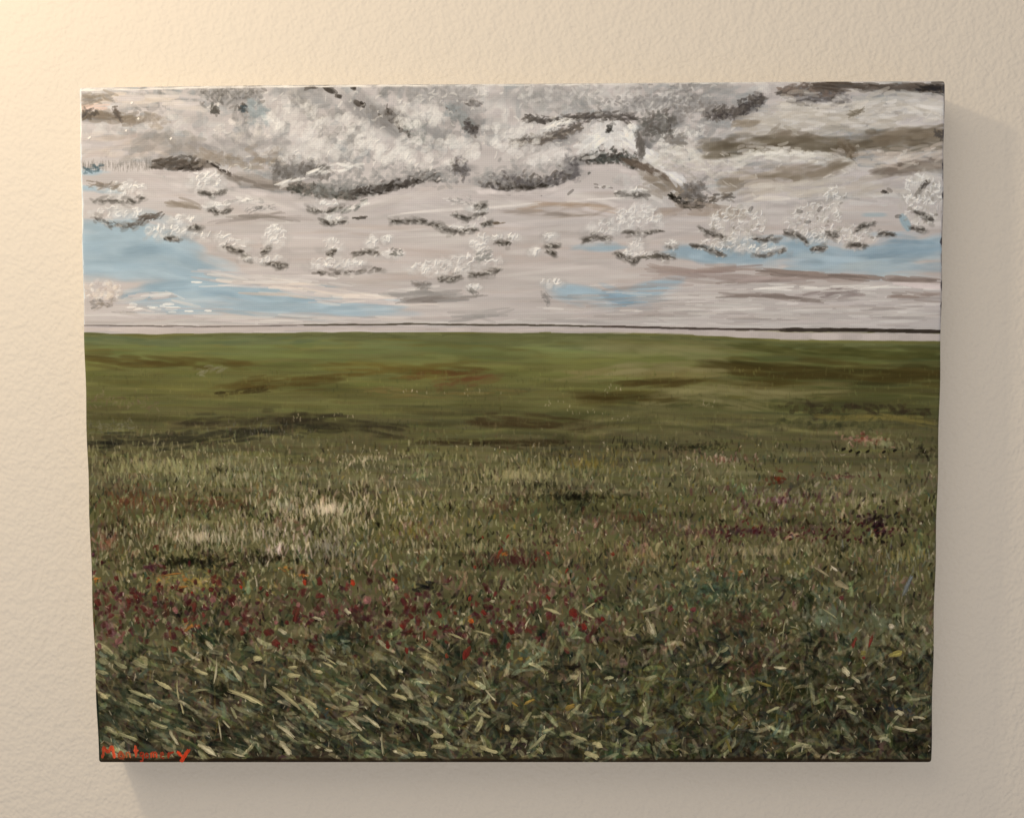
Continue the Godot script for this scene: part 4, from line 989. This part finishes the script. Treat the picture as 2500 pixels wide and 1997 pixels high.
	along([204, 1470, 206, 1606], 40, 2, Vector2(16, 40), Vector2(5, 9), 4, [c8(44, 54, 40), c8(36, 44, 34)], 0.5, 0.1, 1.8)

# ==================================================================== the stretched canvas
func outline(s: float, t: float) -> Vector2:
	# the hand-stretched edges bow a little
	var x := (s - 0.5) * CW
	var y := (0.5 - t) * CH
	x -= 0.0016 * sin(PI * clampf(t, 0.0, 1.0)) * pow(1.0 - s, 3.0)
	x += 0.0007 * sin(PI * clampf(t * 1.3, 0.0, 1.0)) * pow(s, 6.0)
	y += 0.0006 * (sin(PI * clampf(s * 1.1, 0.0, 1.0)) + 0.35 * sin(9.0 * s)) * pow(1.0 - t, 6.0)
	x += 0.00022 * sin(t * 47.0) * absf(s - 0.5) * 2.0
	return Vector2(x, y)

func texture_of_paint() -> void:
	var gain := [1.0, 1.0, 1.0]
	var lut := []
	for c in 3:
		var l := PackedByteArray()
		l.resize(1025)
		for i in 1025:
			var v := Color(float(i) / 1024.0, 0, 0).srgb_to_linear().r * float(gain[c])
			l[i] = clampi(int(Color(clampf(v, 0.0, 1.0), 0, 0).linear_to_srgb().r * 255.0 + 0.5), 0, 255)
		lut.append(l)
	var lr: PackedByteArray = lut[0]
	var lg: PackedByteArray = lut[1]
	var lb: PackedByteArray = lut[2]
	var bytes := PackedByteArray()
	var n := TW * TH
	bytes.resize(n * 3)
	var k := 0
	for i in n:
		bytes[k] = lr[int(clampf(red[i], 0.0, 1.0) * 1024.0)]
		bytes[k + 1] = lg[int(clampf(grn[i], 0.0, 1.0) * 1024.0)]
		bytes[k + 2] = lb[int(clampf(blu[i], 0.0, 1.0) * 1024.0)]
		k += 3
	# the weave shows through thin paint
	for y in TH:
		var wy := sin(y * 1.83 + 0.4 * sin(y * 0.021))
		for x in TW:
			hgt[y * TW + x] += 0.09 * (sin(x * 1.77 + 0.6 * sin(x * 0.017)) + wy)
	var im := Image.create_from_data(TW, TH, false, Image.FORMAT_RGB8, bytes)
	im.generate_mipmaps()
	var hm := Image.create_from_data(TW, TH, false, Image.FORMAT_RF, hgt.to_byte_array())
	oil = StandardMaterial3D.new()
	oil.resource_name = "oil_paint"
	oil.albedo_texture = ImageTexture.create_from_image(im)
	oil.texture_repeat = false
	oil.roughness = 0.45
	oil.metallic_specular = 0.12
	oil.heightmap_enabled = true
	oil.heightmap_texture = ImageTexture.create_from_image(hm)
	oil.heightmap_scale = 0.030

func build_canvas() -> void:
	texture_of_paint()
	var o := Node3D.new()
	o.name = "canvas_painting"
	add_child(o)
	o.position = Vector3(0, CY, -DEPTH)
	o.set_meta("label", "unframed oil painting of a green meadow under grey clouds hanging on the cream wall")
	o.set_meta("category", "painting")
	# face, rounded shoulders and sides in one cloth: rows and columns of the grid run over the edge and back to the wall
	var r := 0.0026
	var lane := PackedFloat32Array()      # signed way across the face; beyond 0..1 the cloth turns the edge
	var st := SurfaceTool.new()
	st.begin(Mesh.PRIMITIVE_TRIANGLES)
	var cols := 64
	var turn := 6
	var nx := cols + 1 + 2 * (turn + 2)
	var rim := turn + 2
	for j in nx:
		for i in nx:
			var a := edge_step(i - rim, cols, turn)
			var b := edge_step(j - rim, cols, turn)
			# a.x: place 0..1 across the flat; a.y: angle turned (signed); a.z: way down the side
			var inset := Vector2(CW - 2.0 * r, CH - 2.0 * r)
			var s := 0.5 + (a.x - 0.5) * inset.x / CW
			var t := 0.5 + (b.x - 0.5) * inset.y / CH
			var out_x := r * sin(a.y)
			var out_y := r * sin(b.y)
			var z := DEPTH - r * (1.0 - cos(a.y)) - r * (1.0 - cos(b.y))
			var down := maxf(a.z, b.z)
			if down > 0.0:
				z = lerpf(DEPTH - r, DEPTH - 0.006, down)
			z = maxf(z, 0.0002)
			s += out_x / CW
			t += out_y / CH
			var q := outline(s, t)
			st.set_uv(Vector2(clampf(s, 0.0008, 0.9992), clampf(t, 0.0008, 0.9992)))
			st.add_vertex(Vector3(q.x, q.y, z))
	for j in nx - 1:
		for i in nx - 1:
			var p := j * nx + i
			quad(st, p, p + 1, p + nx + 1, p + nx)
	st.generate_normals()
	st.generate_tangents()
	commit("painted_canvas", st, oil, o)
	# the bare primed cloth on the four sides, back to the wall
	var primed := StandardMaterial3D.new()
	primed.resource_name = "primed_canvas"
	primed.albedo_color = Color(0.90, 0.885, 0.85)
	primed.roughness = 0.85
	primed.metallic_specular = 0.2
	for edge in 4:
		var sd := SurfaceTool.new()
		sd.begin(Mesh.PRIMITIVE_TRIANGLES)
		for i in 65:
			var u := float(i) / 64.0
			var q := [outline(u, 0.0), outline(1.0, u), outline(1.0 - u, 1.0), outline(0.0, 1.0 - u)][edge] as Vector2
			for z in [DEPTH - 0.0055, DEPTH * 0.5, 0.0002]:
				sd.add_vertex(Vector3(q.x, q.y, z))
		for i in 64:
			for j in 2:
				var p := i * 3 + j
				quad(sd, p, p + 1, p + 4, p + 3)
		sd.generate_normals()
		commit("canvas_side", sd, primed, o)
	thick_strokes(o)
	signature(o)

func edge_step(k: int, cols: int, turn: int) -> Vector3:
	if k < 0:
		var q := -k
		return Vector3(0.0, -0.5 * PI * minf(q, turn) / turn, clampf((q - turn) / 2.0, 0.0, 1.0))
	if k > cols:
		var q := k - cols
		return Vector3(1.0, 0.5 * PI * minf(q, turn) / turn, clampf((q - turn) / 2.0, 0.0, 1.0))
	return Vector3(float(k) / cols, 0.0, 0.0)

# ------------------------------------------------------------------ strokes laid on thickly enough to stand proud
var body_paint: StandardMaterial3D
var laid := 0

func ribbon(st: SurfaceTool, x0: float, y0: float, x1: float, y1: float, wd: float, c: Color, high: float, bend := 0.0, dry := 1.0) -> void:
	# a ridge of paint from one place to another, both in the drawing frame
	var a := on_canvas(x0, y0)
	var b := on_canvas(x1, y1)
	var p0 := outline(a.x, a.y)
	var p1 := outline(b.x, b.y)
	var dir := p1 - p0
	var ln := dir.length()
	var w := wd * 0.00028 * 0.5
	if ln < w * 1.2:
		dir = Vector2(w * 1.2, 0.0)
		ln = dir.length()
	var un := dir / ln
	var side := Vector2(-un.y, un.x)
	var base := laid
	var n := clampi(int(ln / 0.0009), 6, 14)
	var m := 6
	var under := c8(84, 80, 56)
	var tone := []
	var ridge := []
	var from := []
	var upto := []
	for j in m + 1:
		tone.append(rng.randfn(0.0, 0.10))
		ridge.append(rng.randf_range(0.35, 1.0))
		from.append(dry * absf(rng.randfn(0.0, 0.11)))
		upto.append(1.0 - dry * absf(rng.randfn(0.0, 0.09)))
	var wob := rng.randf() * 20.0
	laid += (n + 1) * (m + 1)
	var heavy := rng.randf_range(0.45, 0.85)
	for i in n + 1:
		var u := float(i) / n
		var open := clampf(u / 0.16, 0.0, 1.0) * clampf((1.0 - u) / 0.22, 0.0, 1.0)
		var taper := lerpf(0.42 + 0.3 * (1.0 - dry), 1.0, sqrt(open)) * (1.0 + 0.16 * sin(u * 8.0 + wob))
		for j in m + 1:
			var v := float(j) / m * 2.0 - 1.0
			var uu := lerpf(float(from[j]), float(upto[j]), u)
			var q := p0 + dir * uu + side * (v * w * taper + w * rng.randfn(0.0, 0.07) + bend * ln * (uu * (1.0 - uu)) * 4.0)
			q += un * rng.randfn(0.0, 0.0002)
			var dome := 1.0 - v * v
			var swell := 0.45 + 0.9 * exp(-pow((uu - heavy) / 0.22, 2.0))
			var z := DEPTH - 0.00005 + high * dome * swell * float(ridge[j]) * clampf(open * 2.5, 0.0, 1.0) + 0.00004 * absf(rng.randfn())
			var k: float = 1.0 + float(tone[j]) + rng.randfn(0.0, 0.07)
			var thin := clampf(0.55 - uu, 0.0, 1.0) * 0.8 + 0.28 * absf(v) * absf(v) + 0.12 * (1.0 - float(ridge[j]))
			var g := Color(c.r * k, c.g * k, c.b * k).lerp(under, clampf(thin * 0.95 * dry, 0.0, 0.6)).srgb_to_linear()
			st.set_color(g)
			st.add_vertex(Vector3(q.x, q.y, z))
	for i in n:
		for j in m:
			var p := base + i * (m + 1) + j
			quad(st, p, p + m + 1, p + m + 2, p + 1)

func touch(o: Node3D, called: String, x0: float, y0: float, x1: float, y1: float, wd: float, c: Color, high := 0.00035) -> void:
	var st := SurfaceTool.new()
	st.begin(Mesh.PRIMITIVE_TRIANGLES)
	laid = 0
	ribbon(st, x0, y0, x1, y1, wd, vary(c, 0.05), high, rng.randf_range(-0.07, 0.07))
	st.generate_normals()
	commit(called, st, body_paint, o)

# a row of strokes measured in an enlarged view with its left edge at ox
func row_of(o: Node3D, called: String, ox: float, c: Color, list: Array) -> void:
	var f := 0.3256
	for i in range(0, list.size(), 5):
		touch(o, called, ox + list[i] * f, 1078.0 + list[i + 1] * f, ox + list[i + 2] * f, 1078.0 + list[i + 3] * f, list[i + 4] * f * 1.1, c)

func thick_strokes(o: Node3D) -> void:
	body_paint = StandardMaterial3D.new()
	body_paint.resource_name = "thick_oil_paint"
	body_paint.vertex_color_use_as_albedo = true
	body_paint.roughness = 0.4
	body_paint.metallic_specular = 0.16
	var L := 172.5
	var M := 776.2
	var R := 1336.7
	var straw := c8(188, 184, 144)
	var pale := c8(196, 192, 164)
	var moss := c8(152, 154, 122)
	var wine := c8(92, 42, 39)
	var rose := c8(140, 98, 98)
	row_of(o, "grass_stroke", L, straw, [730, 1015, 820, 1050, 22, 1100, 945, 1170, 945, 32, 1030, 990, 1075, 1020, 30, 1545, 965, 1640, 1010, 14, 1560, 935, 1650, 990, 10, 1330, 1005, 1400, 1005, 16, 1320, 1050, 1420, 1060, 26, 1485, 1025, 1560, 1040, 24])
	row_of(o, "grass_stroke", L, straw, [465, 1085, 590, 1150, 24, 620, 1070, 635, 1230, 10, 640, 1230, 660, 1310, 12, 930, 1150, 1190, 1265, 30, 1225, 1120, 1430, 1285, 26, 1395, 1190, 1530, 1270, 28, 1840, 1170, 1925, 1255, 12, 1850, 1040, 1940, 1120, 16, 1990, 1170, 2110, 1220, 20, 1705, 1130, 1755, 1160, 16])
	row_of(o, "grass_stroke", L, moss, [300, 1150, 460, 1210, 22, 280, 1205, 400, 1255, 26, 960, 1240, 1100, 1310, 24, 1665, 1275, 1800, 1280, 30, 1730, 1225, 1800, 1245, 26, 430, 1350, 560, 1400, 28, 590, 1390, 740, 1450, 26, 220, 1430, 360, 1480, 22, 690, 1170, 830, 1150, 14, 100, 940, 180, 980, 36, 200, 960, 300, 1010, 24, 330, 960, 430, 1010, 34, 85, 1020, 180, 1050, 22])
	row_of(o, "grass_stroke", L, pale, [1700, 1320, 1815, 1420, 22, 1815, 1310, 1930, 1400, 20, 1245, 1370, 1380, 1470, 20, 1270, 1470, 1350, 1575, 34, 740, 1500, 870, 1585, 34, 560, 1400, 625, 1510, 18, 880, 1330, 900, 1490, 9, 1190, 1040, 1190, 1150, 15, 870, 930, 850, 1120, 12, 800, 830, 850, 890, 26, 1270, 750, 1330, 790, 24, 1700, 620, 1740, 660, 24, 1490, 680, 1560, 700, 20])
	row_of(o, "grass_stroke", L, pale, [1500, 1510, 1540, 1530, 20, 1560, 1530, 1620, 1550, 18, 1940, 1420, 1950, 1580, 10, 2010, 1540, 2040, 1560, 22, 960, 1550, 1060, 1580, 10, 2040, 1020, 2080, 1040, 16, 910, 1340, 960, 1400, 11, 300, 440, 320, 455, 18, 1360, 200, 1372, 250, 20, 1370, 110, 1385, 135, 18])
	row_of(o, "grass_stroke", M, straw, [310, 850, 410, 915, 14, 510, 785, 620, 830, 13, 670, 765, 800, 800, 13, 1130, 620, 1240, 660, 20, 1390, 640, 1470, 585, 11, 1370, 640, 1470, 690, 14, 1760, 655, 1870, 612, 13, 0, 1040, 130, 1160, 13, 140, 1175, 250, 1215, 22, 0, 1180, 70, 1255, 13, 0, 1350, 70, 1395, 13, 430, 1175, 430, 1235, 18])
	row_of(o, "grass_stroke", M, straw, [495, 1190, 550, 1220, 18, 680, 1290, 800, 1330, 20, 390, 1450, 490, 1455, 30, 395, 1515, 510, 1520, 30, 275, 1565, 380, 1570, 30, 700, 1500, 840, 1555, 24, 890, 1370, 905, 1420, 30, 1300, 1430, 1420, 1480, 20, 1440, 1490, 1520, 1520, 32, 1390, 1555, 1490, 1595, 32])
	row_of(o, "grass_stroke", M, moss, [980, 1460, 1030, 1490, 26, 1030, 1540, 1150, 1430, 22, 1100, 1520, 1130, 1560, 24, 1640, 1400, 1740, 1450, 15, 1520, 1080, 1590, 1070, 20, 1780, 1090, 1870, 1060, 24, 1770, 1360, 1850, 1380, 26, 330, 1050, 380, 1110, 13, 730, 1050, 760, 1130, 10, 310, 1420, 330, 1490, 11, 80, 1420, 100, 1570, 9])
	row_of(o, "grass_stroke", M, pale, [1790, 670, 1850, 800, 26, 1370, 1010, 1370, 1220, 10, 1460, 960, 1510, 1025, 11, 750, 1140, 830, 1230, 11, 1090, 650, 1120, 720, 12, 1050, 680, 1010, 760, 11, 560, 690, 590, 692, 16, 600, 660, 630, 664, 14, 780, 575, 820, 576, 16, 255, 245, 270, 275, 14])
	row_of(o, "ochre_stroke", M, c8(150, 128, 68), [920, 1220, 970, 1260, 13, 1000, 1250, 1080, 1210, 18, 1270, 1280, 1340, 1250, 34, 960, 945, 1000, 950, 20])
	row_of(o, "grass_stroke", R, pale, [1340, 1000, 1400, 1060, 34, 1400, 1060, 1465, 1110, 18, 1630, 1085, 1695, 1068, 20, 1365, 1150, 1430, 1140, 13, 1300, 1190, 1370, 1200, 18, 1680, 1280, 1745, 1310, 30, 1790, 1325, 1885, 1338, 17, 1670, 1385, 1830, 1410, 20, 890, 1000, 985, 1010, 17, 830, 980, 845, 1000, 24, 1255, 1545, 1330, 1560, 14])
	row_of(o, "grass_stroke", R, moss, [1370, 1275, 1440, 1310, 18, 850, 1300, 945, 1260, 20, 545, 910, 610, 870, 19, 330, 985, 355, 980, 18, 980, 1555, 1090, 1500, 26, 1345, 1450, 1400, 1465, 8, 1810, 850, 1850, 880, 13, 960, 880, 985, 680, 7, 1000, 680, 1030, 690, 16, 920, 800, 970, 770, 11, 1000, 740, 1070, 760, 9, 1040, 790, 1070, 815, 9, 480, 440, 520, 520, 11, 610, 510, 640, 450, 12, 870, 490, 940, 450, 11, 20, 650, 150, 620, 15, 1200, 620, 1310, 690, 11])
	row_of(o, "grass_stroke", R, c8(150, 142, 116), [1280, 440, 1390, 500, 36, 1150, 350, 1260, 420, 16, 80, 690, 110, 800, 30, 1740, 620, 1740, 750, 18])
	row_of(o, "pale_stroke", R, c8(196, 190, 172), [1640, 735, 1680, 750, 32, 1880, 790, 1900, 780, 22, 1260, 340, 1320, 385, 14, 1840, 70, 1858, 80, 16])
	row_of(o, "grass_stroke", R, c8(110, 104, 58), [620, 1410, 670, 1350, 18, 580, 1460, 620, 1560, 18, 780, 1090, 890, 1130, 18, 640, 1240, 660, 1290, 20])
	row_of(o, "blue_grey_stroke", R, c8(122, 132, 138), [1730, 560, 1800, 400, 28])
	row_of(o, "yellow_stroke", R, c8(154, 148, 86), [1640, 935, 1740, 905, 36, 1455, 910, 1500, 915, 34])
	row_of(o, "flower_stroke", R, c8(128, 58, 52), [1440, 805, 1405, 885, 20, 1545, 790, 1510, 880, 18, 1470, 935, 1490, 950, 22, 760, 110, 775, 95, 13])
	row_of(o, "flower_stroke", R, c8(112, 60, 64), [1330, 540, 1350, 570, 32, 220, 600, 240, 650, 44, 370, 615, 390, 650, 36])
	row_of(o, "flower_stroke", L, c8(170, 58, 38), [1750, 430, 1760, 480, 28, 1440, 430, 1450, 480, 24, 1030, 470, 1040, 500, 18, 710, 520, 725, 522, 14])
	row_of(o, "flower_stroke", L, wine, [225, 410, 235, 445, 28, 200, 490, 215, 520, 26, 340, 530, 370, 570, 28, 100, 560, 130, 610, 40, 300, 550, 320, 600, 28, 470, 540, 490, 580, 34, 820, 490, 860, 510, 30, 1150, 480, 1170, 500, 28, 1200, 510, 1210, 550, 22, 1510, 555, 1580, 545, 22, 1400, 630, 1380, 720, 36, 1320, 700, 1340, 730, 26, 1190, 750, 1215, 805, 40, 1030, 770, 1050, 800, 36, 1230, 830, 1280, 870, 44])
	row_of(o, "flower_stroke", L, wine, [1340, 810, 1360, 850, 32, 570, 870, 620, 900, 36, 670, 680, 680, 720, 30, 940, 690, 950, 740, 32, 1850, 815, 1890, 800, 18, 1970, 830, 1985, 880, 26, 2075, 710, 2085, 760, 26, 580, 495, 600, 480, 24, 1640, 620, 1650, 660, 34, 2030, 420, 2030, 470, 24, 740, 580, 730, 650, 30, 1530, 410, 1550, 480, 34, 430, 420, 440, 435, 22, 855, 440, 865, 460, 22, 610, 740, 625, 765, 24])
	row_of(o, "flower_stroke", L, rose, [840, 530, 860, 590, 38, 270, 810, 220, 860, 40, 1550, 640, 1570, 670, 36, 1400, 580, 1410, 620, 28, 600, 610, 630, 660, 34, 490, 690, 500, 710, 30, 1250, 700, 1265, 730, 24, 1840, 540, 1850, 600, 50, 2030, 470, 2040, 505, 30, 110, 840, 120, 890, 24])
	row_of(o, "flower_stroke", M, c8(110, 40, 36), [670, 865, 615, 960, 38, 205, 715, 230, 760, 24, 365, 760, 360, 830, 15, 120, 830, 130, 890, 24, 245, 870, 245, 920, 24, 440, 640, 470, 690, 26, 730, 630, 760, 670, 26, 660, 540, 650, 580, 20, 1140, 530, 1180, 570, 22, 1300, 625, 1350, 680, 44, 1380, 710, 1400, 770, 32, 900, 750, 945, 790, 32, 1510, 670, 1520, 710, 22])
	row_of(o, "flower_stroke", M, c8(124, 60, 44), [1270, 400, 1290, 360, 14, 1150, 255, 1170, 275, 20, 1570, 260, 1590, 285, 22, 890, 175, 910, 145, 14, 830, 310, 870, 230, 18, 690, 340, 690, 370, 18, 500, 910, 510, 950, 18, 735, 150, 745, 175, 12, 1210, 210, 1225, 220, 14, 1080, 320, 1090, 290, 14])
	row_of(o, "orange_stroke", M, c8(190, 96, 46), [655, 690, 680, 720, 24, 150, 420, 175, 450, 22])
	row_of(o, "orange_stroke", L, c8(164, 116, 62), [520, 415, 660, 395, 10, 620, 485, 690, 480, 14, 660, 780, 715, 735, 20, 88, 460, 108, 440, 12, 1575, 1275, 1595, 1268, 9])

# ------------------------------------------------------------------ the name in the corner
func letter(o: Node3D, c: Color, list: Array) -> void:
	var st := SurfaceTool.new()
	st.begin(Mesh.PRIMITIVE_TRIANGLES)
	laid = 0
	var f := 0.12
	for i in range(0, list.size(), 5):
		ribbon(st, 198.4 + list[i] * f, 1535.0 + list[i + 1] * f, 198.4 + list[i + 2] * f, 1535.0 + list[i + 3] * f, list[i + 4] * f * 1.35, vary(c, 0.07), 0.00022, 0.0, 0.25)
	st.generate_normals()
	commit("letter", st, body_paint, o)

func signature(o: Node3D) -> void:
	var s := Node3D.new()
	s.name = "signature"
	s.set_meta("label", "painter's signature in orange red letters at the lower left corner")
	o.add_child(s, true)
	var bright := c8(204, 84, 56)
	var dull := c8(160, 82, 54)
	var deep := c8(158, 58, 38)
	letter(s, bright, [140, 520, 160, 290, 44, 160, 300, 235, 430, 40, 235, 430, 295, 285, 40, 295, 285, 350, 520, 46])
	letter(s, dull, [450, 375, 410, 500, 40, 410, 500, 520, 520, 36, 520, 520, 450, 375, 44])
	letter(s, c8(176, 104, 68), [550, 395, 556, 512, 30, 558, 425, 606, 404, 28, 606, 404, 626, 508, 30])
	letter(s, bright, [710, 280, 725, 500, 44, 665, 385, 775, 378, 30])
	letter(s, deep, [842, 402, 790, 430, 28, 790, 430, 800, 485, 28, 800, 485, 848, 462, 28, 850, 398, 846, 560, 32, 846, 560, 792, 566, 28])
	letter(s, deep, [905, 415, 880, 470, 30, 880, 470, 912, 515, 30, 912, 515, 948, 470, 30, 948, 470, 905, 415, 30])
	letter(s, c8(182, 74, 48), [985, 515, 990, 408, 30, 990, 424, 1032, 402, 28, 1032, 402, 1036, 510, 30, 1036, 422, 1076, 402, 28, 1076, 402, 1088, 515, 30])
	letter(s, c8(150, 66, 46), [1152, 466, 1212, 450, 26, 1212, 450, 1182, 404, 26, 1182, 404, 1148, 465, 28, 1148, 465, 1174, 515, 28, 1174, 515, 1224, 500, 26])
	letter(s, deep, [1290, 518, 1300, 408, 36, 1304, 432, 1390, 400, 36])
	letter(s, c8(206, 70, 42), [1440, 385, 1535, 485, 50, 1665, 350, 1510, 575, 56])
